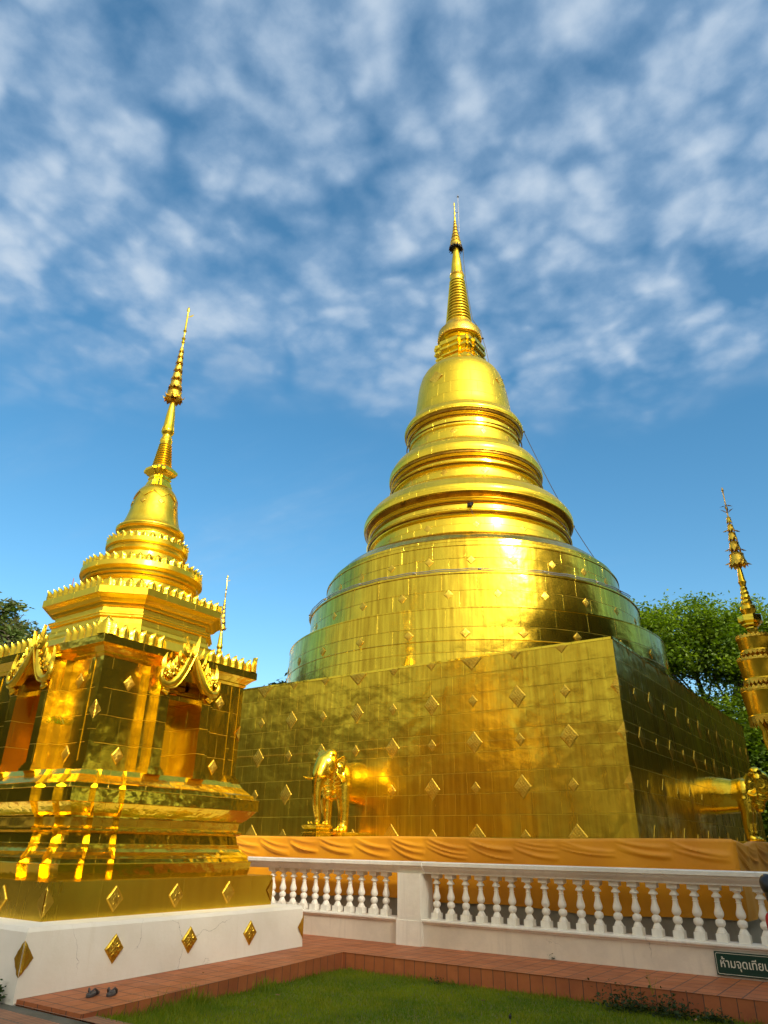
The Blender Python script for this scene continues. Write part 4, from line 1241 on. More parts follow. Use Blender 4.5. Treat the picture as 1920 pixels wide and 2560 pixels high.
bal = thing('balustrade', (0, 10.9, .2), 'white concrete balustrade with turned balusters and one square pier, on the terracotta walkway', 'balustrade')
def balu():
    y = 0.0
    X0, X1 = -15, 6
    mb = MB(); mb.box(X0, -7.17, -.13, .13, -.35, .30); mb.box(-6.74, X1, -.13, .13, -.35, .30); mb.build('base_panel', M_panel, bal, weld=False)
    mb = MB()
    def mould(x0, x1, prof, mb):
        for sg in (-1, 1):
            P = [[(x0, sg * yy, z) for yy, z in prof], [(x1, sg * yy, z) for yy, z in prof]]
            mb.grid(P, [[(x0, k * .05) for k in range(len(prof))], [(x1, k * .05) for k in range(len(prof))]], flip=sg > 0)
        top = prof[-1]; mb.face([(x0, -top[0], top[1]), (x1, -top[0], top[1]), (x1, top[0], top[1]), (x0, top[0], top[1])])
        b_ = prof[0]; mb.face([(x0, b_[0], b_[1]), (x1, b_[0], b_[1]), (x1, -b_[0], b_[1]), (x0, -b_[0], b_[1])])
    for a, b in ((X0, -7.17), (-6.74, X1)):
        mould(a, b, [(.12, .295), (.145, .30), (.15, .315), (.17, .325), (.178, .335), (.178, .355), (.165, .362), (.14, .366)], mb)
    mb.build('base_ledge', M_balu, bal, weld=False)
    mb = MB()
    prof = [(.09, 1.0), (.115, 1.0), (.12, 1.02), (.135, 1.035), (.165, 1.055), (.195, 1.085), (.20, 1.10), (.215, 1.105), (.222, 1.112), (.222, 1.158), (.21, 1.165), (.10, 1.168)]
    mould(X0, X1, prof, mb)
    mb.build('handrail', M_balu, bal, 30, weld=False)
    mb = MB(); p2 = [(a + .025, z - .001 if z < 1.1 else z + .002) for a, z in prof]
    mould(-7.22, -6.69, p2, mb)
    for x, fl in ((-7.22, 1), (-6.69, 0)):
        ring = [(x, -a, z) for a, z in p2] + [(x, a, z) for a, z in reversed(p2)]
        mb.face(ring if fl else ring[::-1])
    mb.box(-7.17, -6.74, -.20, .18, -.3, 1.0)
    mb.box(-7.185, -6.725, -.215, .19, -.3, .34)
    mb.build('pier', M_balu, bal, weld=False)
    # baluster
    m_ = MB()
    b_ = .067
    m_.box(-b_, b_, -b_, b_, .366, .455)
    P = [(.056, .455), (.056, .470), (.05, .474), (.05, .482), (.044, .492), (.036, .510), (.030, .520), (.030, .526), (.040, .534), (.050, .550), (.054, .570), (.050, .594), (.038, .610), (.026, .618), (.026, .624), (.036, .632), (.046, .646), (.052, .668), (.050, .69), (.042, .72), (.033, .75), (.028, .785), (.026, .80), (.033, .803), (.033, .81), (.026, .813), (.027, .84), (.030, .853), (.052, .860), (.053, .868), (.046, .884), (.034, .898), (.028, .906), (.028, .914), (.038, .926), (.05, .936), (.054, .940)]
    P = [(r * 1.15, z) for r, z in P]
    m_.lathe(P, 20)
    m_.box(-b_, b_, -b_, b_, .940, 1.002)
    me = m_.mesh('baluster', M_balu, 35, weld=False)
    xs = [-2.11 - .2615 * i for i in range(18)] + [-1.85 + .2615 * i for i in range(3)] + [-7.52 - .2555 * i for i in range(11)]
    r_ = random.Random(2)
    for x in xs:
        link('baluster', me, bal, (x + r_.uniform(-.004, .004), r_.uniform(-.003, .003), 0), (r_.uniform(-.012, .012), r_.uniform(-.01, .01), r_.uniform(-.03, .03)))
balu()

# sign
sg = thing('notice_sign', (-2.47, 10.76, .225), 'dark green notice board with cream Thai lettering, fixed low on the balustrade', 'sign')
sw, sh = .76, .25
mb = MB(); mb.box(0, sw, -.018, 0, 0, sh); mb.build('board', M_sign, sg)
mb = MB()
def rr(x0, x1, z0, z1, r, n=6):
    o = []
    for cx, cz, a in ((x1 - r, z0 + r, -PI / 2), (x1 - r, z1 - r, 0), (x0 + r, z1 - r, PI / 2), (x0 + r, z0 + r, PI)):
        o += [(cx + r * math.cos(a + i / n * PI / 2), cz + r * math.sin(a + i / n * PI / 2)) for i in range(n + 1)]
    return o
a_, b_ = rr(.012, sw - .012, .014, sh - .014, .022), rr(.017, sw - .017, .019, sh - .019, .018)
for i in range(len(a_)):
    j = (i + 1) % len(a_); mb.face([(a_[i][0], -.0195, a_[i][1]), (a_[j][0], -.0195, a_[j][1]), (b_[j][0], -.0195, b_[j][1]), (b_[i][0], -.0195, b_[i][1])])
mb.build('border', M_ink, sg)
tcu = bpy.data.curves.new('lettering', 'FONT')
tcu.body = "ห้ามจุดเทียนบ"
tcu.size = .165; tcu.extrude = .0008; tcu.offset = .0012
to = bpy.data.objects.new('lettering_src', tcu); COL.objects.link(to)
bpy.context.view_layer.update()
me = bpy.data.meshes.new_from_object(to.evaluated_get(bpy.context.evaluated_depsgraph_get()))
bpy.data.objects.remove(to)
me.name = 'lettering'; me.materials.clear(); me.materials.append(M_ink)
xs_ = [v.co.x for v in me.vertices]; w_ = max(xs_) - min(xs_)
k_ = .62 / w_; x_0 = min(xs_)
for v in me.vertices: v.co.x = (v.co.x - x_0) * k_; v.co.y *= min(k_ * 1.12, 1.0)
link('lettering', me, sg, (.06, -.0195, .088), (PI / 2, 0, 0))

# ================================================================== elephants
def elephant_mesh():
    mb = MB()
    def tb(pts, rad, seg=16):
        mb.tube(pts, rad, seg)
        for p, r in zip(pts, rad if not isinstance(rad, (int, float)) else [rad] * len(pts)): mb.ellipsoid(p, (r * .98,) * 3, 14, 8)
    # trunk of the body (elliptic), runs into the wall
    rows = []
    for x, rz_, ry, cz in ((-.3, .43, .37, 1.0), (.05, .43, .37, 1.0), (.3, .40, .36, .99), (.48, .375, .35, .975), (.64, .39, .355, .99), (.8, .38, .33, 1.02), (.92, .28, .25, 1.08), (.97, .12, .12, 1.1)):
        rows.append([(x, ry * math.cos(2 * PI * i / 28), cz + rz_ * math.sin(2 * PI * i / 28)) for i in range(29)])
    mb.grid(rows); mb.face(rows[0][:-1]); mb.face(rows[-1][:-1][::-1])
    for s_ in (-1, 1):
        y = .225 * s_
        mb.ellipsoid((.72, .22 * s_, 1.0), (.20, .15, .33), 18, 12)
        tb([(.72, y, .9), (.73, y, .62), (.70, y, .40), (.70, y, .22), (.71, y, .10), (.725, y, .055)], [.16, .138, .115, .102, .108, .118])
        mb.ellipsoid((.75, y, .045), (.15, .13, .06), 16, 8)
    # neck, skull
    mb.ellipsoid((.92, 0, 1.22), (.22, .24, .28), 20, 14)
    mb.ellipsoid((1.06, 0, 1.31), (.21, .245, .25), 20, 14)
    for s_ in (-1, 1):
        mb.ellipsoid((1.03, .10 * s_, 1.48), (.15, .125, .13), 16, 10)
        mb.ellipsoid((1.13, .12 * s_, 1.16), (.14, .09, .14), 14, 10)
    tb([(1.10, 0, 1.34), (1.20, 0, 1.18), (1.28, 0, 1.03), (1.32, 0, .88), (1.335, 0, .70), (1.32, 0, .52), (1.28, 0, .36), (1.25, 0, .24), (1.28, 0, .165)], [.20, .185, .155, .115, .092, .082, .072, .065, .058])
    mb.ellipsoid((1.03, 0, .98), (.17, .15, .20), 16, 12)      # jaw and throat pouch
    mb.ellipsoid((.98, 0, .82), (.13, .12, .22), 16, 12)
    me = mb.mesh('body', M_eleph)
    o = link('tmp', me)
    m1 = o.modifiers.new('r', 'REMESH'); m1.mode = 'VOXEL'; m1.voxel_size = .018; m1.use_smooth_shade = True
    m2 = o.modifiers.new('s', 'SMOOTH'); m2.factor = .6; m2.iterations = 10
    bpy.context.view_layer.update()
    r = bpy.data.meshes.new_from_object(o.evaluated_get(bpy.context.evaluated_depsgraph_get()))
    bpy.data.objects.remove(o)
    # skin folds on cheeks and throat
    for v in r.vertices:
        x, y, z = v.co
        if .84 < x < 1.26 and .62 < z < 1.28 and abs(y) > .04:
            w = min(1, (x - .84) / .08) * min(1, (1.26 - x) / .08) * min(1, (1.28 - z) / .1) * min(1, (z - .62) / .1)
            rr_ = math.hypot(x - 1.12, (z - 1.2) * .9)
            v.co += v.normal * (.006 * math.sin(rr_ * 95) * w)
    # eye sockets
    r.name = 'body'; r.materials.clear(); r.materials.append(M_eleph)
    r.polygons.foreach_set('use_smooth', [True] * len(r.polygons))
    return r
EB = elephant_mesh()
def ear_mesh():
    mb = MB(); rows = []; nu, nv = 18, 12
    for j in range(nv + 1):
        t = j / nv; row = []
        for i in range(nu + 1):
            a = -PI * .62 + i / nu * PI * 1.24
            rx, rz_ = .19, .27
            rad = t * (1 - .10 * math.sin(3 * a)) 
            x = -rx * rad * math.cos(a) * (1.0); z = rz_ * rad * math.sin(a) - .07 * t * t
            y = .06 * t + .045 * math.sin(t * PI * 1.2) * math.cos(a * 2) + .025 * math.sin(t * 9) * t + .05 * t * t * abs(math.sin(a))
            row.append((x, y, z))
        rows.append(row)
    mb.grid(rows)
    me = mb.mesh('ear', M_eleph)
    o = link('tmp', me); m = o.modifiers.new('s', 'SOLIDIFY'); m.thickness = .022; m2 = o.modifiers.new('b', 'SUBSURF'); m2.levels = 1; m2.render_levels = 1
    bpy.context.view_layer.update()
    r = bpy.data.meshes.new_from_object(o.evaluated_get(bpy.context.evaluated_depsgraph_get())); bpy.data.objects.remove(o)
    r.name = 'ear'; r.polygons.foreach_set('use_smooth', [True] * len(r.polygons))
    return r
EAR = ear_mesh()
def tusk_mesh():
    mb = MB(); mb.tube([(0, 0, 0), (.08, .015, -.03), (.17, .03, -.035), (.26, .035, -.015), (.33, .03, .015)], [.030, .030, .026, .018, .004], 12)
    return mb.mesh('tusk', M_eleph, 60)
TUSK = tusk_mesh()
def elephant(loc, rz_, label):
    t = thing('elephant_statue', loc, label, 'statue', 'gold elephant statues set against the stupa base', rz_)
    link('body', EB, t)
    for s_ in (-1, 1):
        link('ear', EAR, t, (.98, .245 * s_, 1.24), (0, 0, R(8) * s_), (1, s_, 1))
        link('tusk', TUSK, t, (1.22, .115 * s_, 1.06), (0, R(8), R(10) * s_), (1, s_, 1))
        mb = MB(); mb.ellipsoid((0, 0, 0), (.022, .014, .018), 10, 7); mb.build('eye', M_eleph, t, 80, (1.19, .175 * s_, 1.29))
        for k in range(4):
            mb = MB(); mb.ellipsoid((0, 0, 0), (.028, .026, .03), 10, 7)
            a = -.75 + .5 * k
            mb.build('toenail', M_eleph, t, 80, (.75 + .135 * math.cos(a), .20 * s_ + .12 * math.sin(a), .035))
    mb = MB(); mb.box(-.02, .98, -.42, .42, -.33, 0); mb.box(-.02, 1.0, -.44, .44, -.05, -.02); mb.build('plinth', M_mould, t, weld=False)
    return t
elephant((-9.97, 13.215, 1.83), -PI / 2, 'gold elephant statue facing the balustrade, trunk resting on a small pedestal')
elephant((-3.94, 19.55, 1.80), 0, 'gold elephant statue seen side-on, standing out of the dark right-hand stupa wall')
def pedestal(loc, label):
    t = thing('trunk_pedestal', loc, label, 'pedestal', 'stepped pedestals under the elephant trunks')
    redent_stack([(.27, -.36), (.27, -.27), (.23, -.25), (.23, -.20), (.25, -.19), (.25, -.17), (.20, -.14), (.20, -.10), (.24, -.07), (.25, -.03), (.22, -.02), (.22, 0)], lambda h: [(h * .75, h * .1)], M_mould, 'steps', t)
    for i in range(8):
        a = i * PI / 4; mb = MB(); mb.tube([(.18 * math.cos(a), .18 * math.sin(a), -.01), (.19 * math.cos(a), .19 * math.sin(a), .05)], [.03, .004], 5)
        mb.build('rim_petal', M_leaf_gold, t, weld=False)
pedestal((-9.97, 11.96, 1.97), 'small stepped gold pedestal under the elephant trunk just above the orange cloth')
pedestal((-2.66, 19.55, 1.95), 'small stepped gold pedestal under the trunk of the side-on elephant')

# ================================================================== tiered umbrella at the right edge
um = thing('tiered_umbrella', (-1.60, 13.45, .0), 'tall gilt ceremonial umbrella of three stacked drums with a fretwork finial', 'umbrella')
def umbrella():
    def lt(name, prof, mat, seg=48, sm=30):
        m_ = MB(); m_.lathe(prof, seg); return m_.build(name, mat, um, sm)
    lt('pole', [(.07, 0), (.07, 3.4), (.06, 5.2), (.06, 5.4)], M_gold, 16)
    def drum(r0, r1, z0, z1, name='umbrella_drum'):
        lt(name, [(r0 * .3, z0 + .05), (r0, z0), (r0 * 1.02, z0 + .012), (r0, z0 + .024), (r1, z1 - .03), (r1 * 1.025, z1 - .015), (r1, z1), (r1 * .5, z1 + .02)], M_drumu, 64)
    drum(.335, .375, 3.60, 4.02); drum(.30, .335, 4.20, 4.53); drum(.26, .285, 4.68, 4.92)
    for (r, z, n, h, dn) in ((.375, 4.02, 30, .075, False), (.338, 3.61, 30, .15, True), (.338, 4.52, 28, .07, False), (.305, 4.21, 28, .10, True), (.288, 4.91, 26, .07, False), (.262, 4.69, 24, .07, True)):
        petals_on(um, r, z, n, h, 2 * PI * r / n * 1.02, M_relief, 'fretwork_band', down=dn, th=.006)
    lt('neck', [(.05, 4.9), (.05, 5.1), (.09, 5.12)], M_gold, 16)
    m_ = MB(); m_.loft([[(h * math.cos(PI / 8 + k * PI / 4), h * math.sin(PI / 8 + k * PI / 4), z) for k in range(8)] for h, z in ((.08, 5.02), (.10, 5.10), (.10, 5.12), (.15, 5.16), (.15, 5.18), (.20, 5.22), (.205, 5.32), (.10, 5.36))], True, True)
    m_.build('octagonal_boss', M_mould, um)
    lt('baluster_stem', [(.09, 5.34), (.10, 5.38), (.13, 5.44), (.125, 5.50), (.08, 5.54), (.09, 5.57), (.085, 5.61), (.065, 5.63), (.08, 5.66), (.075, 5.70), (.06, 5.72), (.07, 5.75), (.065, 5.78), (.05, 5.80), (.06, 5.83), (.055, 5.86), (.045, 5.87), (.055, 5.92), (.07, 5.96), (.055, 6.0), (.035, 6.25), (.025, 6.36)], M_gold, 28)
    hti(um, [(.135, 6.30, .25), (.09, 6.58, .19), (.07, 6.79, .16), (.055, 6.97, .14), (.042, 7.14, .12)], 0)
    m_ = MB()
    for (r, z) in ((.135, 6.34), (.09, 6.61), (.055, 6.99)):
        for k in range(4):
            a = k * PI / 2 + .5; c_, s_ = math.cos(a), math.sin(a)
            m_.tube([(r * c_, r * s_, z), ((r + .05) * c_, (r + .05) * s_, z - .03), ((r + .10) * c_, (r + .10) * s_, z - .045)], [.006, .016, .003], 5)
    m_.build('bell_leaves', M_old, um, weld=False)
    m_ = MB(); m_.tube([(0, 0, 6.2), (0, 0, 7.75), (0, 0, 7.82), (0, 0, 7.88)], [.014, .011, .022, .003], 8)
    for z, dz in ((7.48, .0), (7.36, .06)):
        for k in range(4):
            a = k * PI / 2 + .3; c_, s_ = math.cos(a), math.sin(a)
            w_ = .018
            m_.face([(0, 0, z - dz * .6), (.05 * c_ - w_ * s_, .05 * s_ + w_ * c_, z + dz * .3), (.12 * c_, .12 * s_, z + dz + (-.02 if dz == 0 else 0)), (.05 * c_ + w_ * s_, .05 * s_ - w_ * c_, z + dz * .3 + .01)])
    m_.build('finial', M_old, um, weld=False)
    # curved brackets from the pole
    m_ = MB()
    for k in range(4):
        a = R(215) + k * PI / 2; c_, s_ = math.cos(a), math.sin(a)
        q = [(.06, 2.75), (.08, 2.95), (.13, 3.10), (.17, 3.25), (.16, 3.38), (.20, 3.48), (.27, 3.55)]
        m_.tube([(x * c_, x * s_, z) for x, z in q], [.03, .05, .045, .04, .035, .04, .05], 8)
        m_.ellipsoid((.11 * c_, .11 * s_, 2.9), (.05, .05, .035), 8, 6)
    m_.build('bracket', M_leaf_gold, um, 60, weld=False)
    lt('foot', [(.3, -.1), (.3, .25), (.22, .3), (.1, .5), (.07, .6)], M_mould, 24)
M_drumu = plain_gold('gold umbrella drum', .16, col=(.95, .62, .04))
umbrella()

# ================================================================== trees
def leaf_cloud(name, lobes, nclump, per, leaf, mat, seed, clump_r=.55, fill=.55, elong=1.8):
    rng = np.random.default_rng(seed)
    vol = np.array([l[3] * l[4] * l[5] for l in lobes]) ** .75; vol = vol / vol.sum()
    ids = rng.choice(len(lobes), nclump, p=vol)
    L_ = np.array(lobes)[ids]
    d = rng.normal(size=(nclump, 3)); d /= np.linalg.norm(d, axis=1)[:, None]
    rad = (fill + (1 - fill) * rng.uniform(0, 1, nclump) ** .6)[:, None]
    rad *= (1 + .16 * np.sin(d[:, :1] * 5 + ids[:, None]) + .12 * np.sin(d[:, 2:] * 7 + 2 * ids[:, None]))
    c = L_[:, :3] + d * L_[:, 3:6] * rad
    keepc = rng.uniform(0, 1, nclump)
    cr = clump_r * rng.uniform(.6, 1.3, nclump)
    C_ = np.repeat(c, per, 0); CR = np.repeat(cr, per)[:, None]
    n = len(C_)
    p = C_ + rng.normal(size=(n, 3)) * CR * np.array([.62, .62, .34])
    ax = rng.normal(size=(n, 3)); ax[:, 2] *= .45; ax /= np.linalg.norm(ax, axis=1)[:, None]
    nr = rng.normal(size=(n, 3)) * .7; nr[:, 2] += 1.0
    sd = np.cross(ax, nr); sd /= np.linalg.norm(sd, axis=1)[:, None] + 1e-9
    ls = (leaf * rng.uniform(.6, 1.3, n))[:, None]
    V = np.stack([p - ax * ls * .5 * elong, p + sd * ls * .5, p + ax * ls * .5 * elong, p - sd * ls * .5], 1)
    F = np.arange(n * 4).reshape(n, 4)
    t = np.repeat(np.clip(np.repeat(rng.uniform(0, 1, nclump) ** 1.8, per) * .8 + rng.uniform(0, .3, n), 0, 1), 4)
    return np_mesh(name, V.reshape(-1, 3), F, mat, t)
def tree(name, base, lobes, nclump, per, leaf, mat, seed, label, cat='tree', trunk_r=.35, fork=.35, group=None, me=None, **kw):
    t = thing(name, base, label, cat, group)
    top = max(l[2] for l in lobes)
    rng = random.Random(seed)
    mb = MB(); fz = top * fork
    mid = Vector((rng.uniform(-.3, .3), rng.uniform(-.3, .3), fz))
    mb.tube([(0, 0, -.3), (mid.x * .4, mid.y * .5, fz * .5), mid], [trunk_r * 1.25, trunk_r * .9, trunk_r * .75], 10)
    for l in lobes:
        c = Vector(l[:3]); a = mid
        m_ = a.lerp(c, .5) + Vector((rng.uniform(-.6, .6), rng.uniform(-.6, .6), -.4))
        mb.tube([a, m_, c, c + Vector((rng.uniform(-.5, .5), rng.uniform(-.5, .5), l[5] * .7))], [trunk_r * .55, trunk_r * .35, trunk_r * .16, .02], 7)
        for k in range(7):
            d = Vector((rng.gauss(0, 1), rng.gauss(0, 1), rng.gauss(0, .8))).normalized()
            e = c + Vector((d.x * l[3], d.y * l[4], d.z * l[5])) * .95
            s0 = m_.lerp(c, rng.random()); mm = s0.lerp(e, .55) + Vector((0, 0, .3))
            mb.tube([s0, mm, e], [trunk_r * .14, trunk_r * .08, .012], 5)
    mb.build('trunk', M_bark, t, 60, weld=False)
    if me is None: me = leaf_cloud('crown', lobes, nclump, per, leaf, mat, seed, **kw)
    link('crown', me, t)
    return t
# the big tree behind the right side
tree('broadleaf_tree', (-8.6, 44.5, 0), [(-.5, 0, 13.0, 3.6, 3.6, 2.4), (-3.6, 0, 11.2, 3.0, 3.2, 2.4), (3.2, 0, 12.0, 3.6, 3.5, 2.6), (-4.6, 0, 7.6, 2.6, 2.8, 2.2), (2.2, -.5, 7.6, 3.0, 3, 2.2), (5.2, -1, 5.6, 2.6, 2.6, 2.2), (-1.0, -1, 4.6, 4, 3, 2), (-1.8, -1, 7.0, 3.8, 3.4, 2.4), (2.6, -1, 5.6, 4.0, 3.4, 2.6), (6.0, 0, 7.8, 3.0, 3.2, 2.4), (-2.9, 0, 14.6, 1.3, 1.3, 1.2), (.5, -.5, 3.2, 5.0, 3.2, 1.8), (5.8, 0, 3.6, 3.5, 3, 2.2)],
     2400, 90, .125, M_leaf, 11, 'big bright green broad-leaved tree filling the right edge behind the stupa', trunk_r=.5, clump_r=.8, fill=.3)
tree('broadleaf_tree', (-3.2, 50.0, 0), [(0, 0, 12.8, 3.4, 3.2, 2.6), (2.5, 0, 7.5, 3.4, 3.2, 2.8), (-2, 0, 6.0, 3.4, 3, 2.8), (4.2, 0, 10.6, 2.4, 2.4, 1.8), (1, 0, 3, 5, 3, 2)],
     1300, 84, .13, M_leaf, 12, 'second bright green tree at the far right edge, behind the golden umbrella', trunk_r=.45, clump_r=.8, fill=.3)
tree('evergreen_tree', (-30.0, 16.6, -.9), [(0, 0, 8.2, 2.6, 2.6, 2.0), (-2.4, 0, 6.0, 2.4, 2.4, 1.8), (2.4, .6, 5.9, 2.2, 2.2, 1.6), (0, 0, 4.4, 3.4, 3, 1.8), (4.6, .3, 6.4, 1.9, 1.9, 1.4), (4.3, 0, 4.4, 2.2, 2, 1.5)],
     700, 80, .13, M_leaf2, 13, 'dark green tree behind the near shrine at the left edge', trunk_r=.35, clump_r=.6)
tree('feathery_tree', (-30.6, 14.8, -.5), [(0, 0, 10.6, 1.1, 1.1, .9), (-1.6, 0, 10.2, 1.2, 1.2, 1.1), (1.4, 0, 9.4, 1.3, 1.3, .8), (.6, 0, 8.2, 1.6, 1.5, 1.1), (0, 0, 6.4, 2.0, 2.0, 1.2), (-2.2, 0, 6, 2, 2, 1.4)],
     380, 56, .10, M_leaf2, 14, 'feathery brownish-tipped treetop at the far left edge above the shrine roof', trunk_r=.25, clump_r=.42, elong=3.2)
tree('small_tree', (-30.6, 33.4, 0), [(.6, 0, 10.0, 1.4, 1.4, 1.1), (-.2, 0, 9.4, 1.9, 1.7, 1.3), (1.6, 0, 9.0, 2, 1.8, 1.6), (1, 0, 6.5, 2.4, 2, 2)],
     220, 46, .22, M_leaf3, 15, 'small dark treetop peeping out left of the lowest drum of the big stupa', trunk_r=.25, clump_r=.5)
# trees of the court east and south of the viewer (they shade the court and stand in the gold's reflections)
OFF = leaf_cloud('crown', [(0, 0, 11.0, 3.4, 3.4, 2.8), (-2.8, .5, 8.6, 3.0, 3.0, 2.4), (2.8, -.4, 8.8, 3.0, 3.0, 2.4), (0, 2.4, 8.0, 2.8, 2.8, 2.2), (0, -2.4, 7.6, 2.8, 2.8, 2.2), (0, 0, 6.0, 3.6, 3.6, 2.0)], 520, 46, .34, M_leaf3, 21, clump_r=.8)
OFFT = leaf_cloud('crown', [(0, 0, 11.0, 3.4, 3.4, 2.8), (-2.8, .5, 8.6, 3.0, 3.0, 2.4), (2.8, -.4, 8.8, 3.0, 3.0, 2.4), (0, 2.4, 8.0, 2.8, 2.8, 2.2), (0, -2.4, 7.6, 2.8, 2.8, 2.2), (0, 0, 6.0, 3.6, 3.6, 2.0)], 230, 24, .28, M_leaf3, 22, clump_r=1.0)
LOB = [(0, 0, 11.0, 3.4, 3.4, 2.8), (-2.8, .5, 8.6, 3.0, 3.0, 2.4), (2.8, -.4, 8.8, 3.0, 3.0, 2.4), (0, 2.4, 8.0, 2.8, 2.8, 2.2), (0, -2.4, 7.6, 2.8, 2.8, 2.2), (0, 0, 6.0, 3.6, 3.6, 2.0)]
spots = [(14 + 1.5 * math.sin(i * 2.1), -16 + i * 5.0, (1.14, 1.14, 1.12, 1.15, 1.12, 1.3, 1.5, 1.5)[i]) for i in range(8)] + [(13.5, 11.5, 1.30), (2.8, 47.5, .95), (8.5, 46, 1.05), (5, 55, 1.1), (8, 34, .8)] + [(12 + 2 * math.sin(i), 25 + i * 6, 1.0 + .1 * math.sin(i * 3)) for i in range(5)]
spots += [(20, 12 + 7 * i, 1.15) for i in range(2)] + [(6, -22, 1.0), (-2, -26, .95), (-33, -4, .8), (-38, 3, .85), (-36, -12, .85), (-8, -27, .9), (-36, 10, .8), (-30, -4, .72), (-27, -12, .72), (-16, -20, .75), (-13, -30, .85), (-44, -18, .9), (-40, -27, .9)]
for i, (x, y_, s_) in enumerate(spots):
    t = tree('court_tree', (x, y_, 0), LOB, 0, 0, 0, None, 30 + i, 'dark leafy court tree standing outside the picture behind or beside the viewer', group='court trees outside the picture', me=OFFT if i in (0, 1, 2, 3, 4) or y_ < 5 and x > 15 else OFF, trunk_r=.35)
    t.scale = (s_, s_, s_); t.rotation_euler.z = i * 1.3
rng_ = np.random.default_rng(77)
nr_ = 60000
an_ = rng_.uniform(0, 2 * PI, nr_); ra_ = rng_.uniform(60, 74, nr_)
hz_ = rng_.uniform(0, 1, nr_) ** .8 * (6.5 + 1.8 * np.sin(an_ * 9) + 1.2 * np.sin(an_ * 23 + 1))
pc_ = np.stack([-10 + ra_ * np.cos(an_), 18 + ra_ * np.sin(an_), hz_], 1)
ax_ = rng_.normal(size=(nr_, 3)); ax_ /= np.linalg.norm(ax_, axis=1)[:, None]
sd_ = np.cross(ax_, rng_.normal(size=(nr_, 3))); sd_ /= np.linalg.norm(sd_, axis=1)[:, None]
VV = np.stack([pc_ - ax_ * .55, pc_ + sd_ * .4, pc_ + ax_ * .55, pc_ - sd_ * .4], 1)
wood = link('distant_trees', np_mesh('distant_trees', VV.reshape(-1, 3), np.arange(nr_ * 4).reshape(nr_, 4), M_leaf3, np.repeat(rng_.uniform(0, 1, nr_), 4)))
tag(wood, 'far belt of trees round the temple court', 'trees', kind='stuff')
# unseen temple hall, added behind the viewer for the gold to reflect
hall = thing('unseen_temple_hall', (-22, -20, 0), 'cream temple hall with red tiled roof added unseen behind the viewer for reflections', 'building')
mb = MB(); mb.box(-9, 9, -6, 6, -.1, 6.0); mb.build('wall', M_white, hall)
mb = MB(); mb.face([(-10, -7.2, 5.4), (10, -7.2, 5.4), (10, 0, 10.5), (-10, 0, 10.5)], [(0, 0), (20, 0), (20, 8), (0, 8)]); mb.face([(-10, 0, 10.5), (10, 0, 10.5), (10, 7.2, 5.4), (-10, 7.2, 5.4)], [(0, 0), (20, 0), (20, 8), (0, 8)])
mb.face([(-9, -6, 6), (-9, 0, 10.2), (-9, 6, 6)]); mb.face([(9, -6, 6), (9, 6, 6), (9, 0, 10.2)]); mb.build('roof', M_roof, hall)
for i in range(6):
    mb = MB(); mb.box(-.5, .5, -.06, .1, 0, 2.2); mb.build('window', M_dark, hall, None, (-7.5 + 3 * i, 6.0, 1.6))

# lattice mast far behind
mast = thing('lattice_mast', (-72.0, 41.4, 2.4), 'thin red lattice radio mast far away at the left, just above the shrine roof', 'mast')
mb = MB()
for z in range(0, 23):
    for (a, b) in (((-.5, -.5), (.5, -.5)), ((.5, -.5), (0, .5)), ((0, .5), (-.5, -.5))):
        k0, k1 = 1 - z / 30, 1 - (z + 1) / 30
        mb.tube([(a[0] * k0, a[1] * k0, z), (b[0] * k1, b[1] * k1, z + 1)], .04, 4); mb.tube([(a[0] * k0, a[1] * k0, z), (a[0] * k1, a[1] * k1, z + 1)], .06, 4)
mb.build('lattice', M_mast, mast, weld=False)
mb = MB(); mb.tube([(0, 0, 22), (0, 0, 26)], .05, 5); mb.tube([(0, 0, 22.6), (1.4, .8, 23.0), (1.5, .9, 23.6)], .1, 5); mb.tube([(0, 0, 18), (1.3, .8, 18.2)], .06, 5); mb.build('antenna', M_mast, mast, weld=False)

# ================================================================== small things
# flip-flops
def sandal(loc, rz_, sgn, label):
    t = thing('flip_flop', loc, label, 'sandal', 'pair of grey sandals left on the tiles', rz_)
    def outline(s_):
        o = []
        for i in range(28):
            a = 2 * PI * i / 28; x = .128 * math.cos(a); w = .043 + .008 * math.cos(a) + .006 * sgn * math.sin(a) * math.cos(a)
            y = w * math.sin(a) * (1 - .18 * math.exp(-((x + .01) / .04) ** 2)) + .006 * sgn * math.cos(a * 2)
            o.append((x * s_, y * s_))
        return o
    mb = MB(); mb.loft([[(x, y, 0) for x, y in outline(.97)], [(x, y, .008) for x, y in outline(1)], [(x, y, .022) for x, y in outline(1)], [(x, y, .027) for x, y in outline(.95)]], True, True)
    mb.build('sole', M_sandal, t, 40)
    mb = MB()
    for s_ in (-1, 1):
        mb.tube([(-.015, .044 * s_, .015), (.005, .045 * s_, .045), (.035, .032 * s_, .066), (.07, .006 * s_ + .004 * sgn, .045), (.078, .004 * sgn, .022)], [.011, .012, .011, .008, .005], 8)
    mb.build('strap', M_sandal, t, 60, weld=False)
zf = wz(5.6) + .002
sandal((-7.62, 5.58, zf), R(-62), 1, 'left grey rubber flip-flop of the pair on the red tiles by the kerb')
sandal((-7.50, 5.73, zf), R(-50), -1, 'right grey rubber flip-flop of the pair on the red tiles by the kerb')
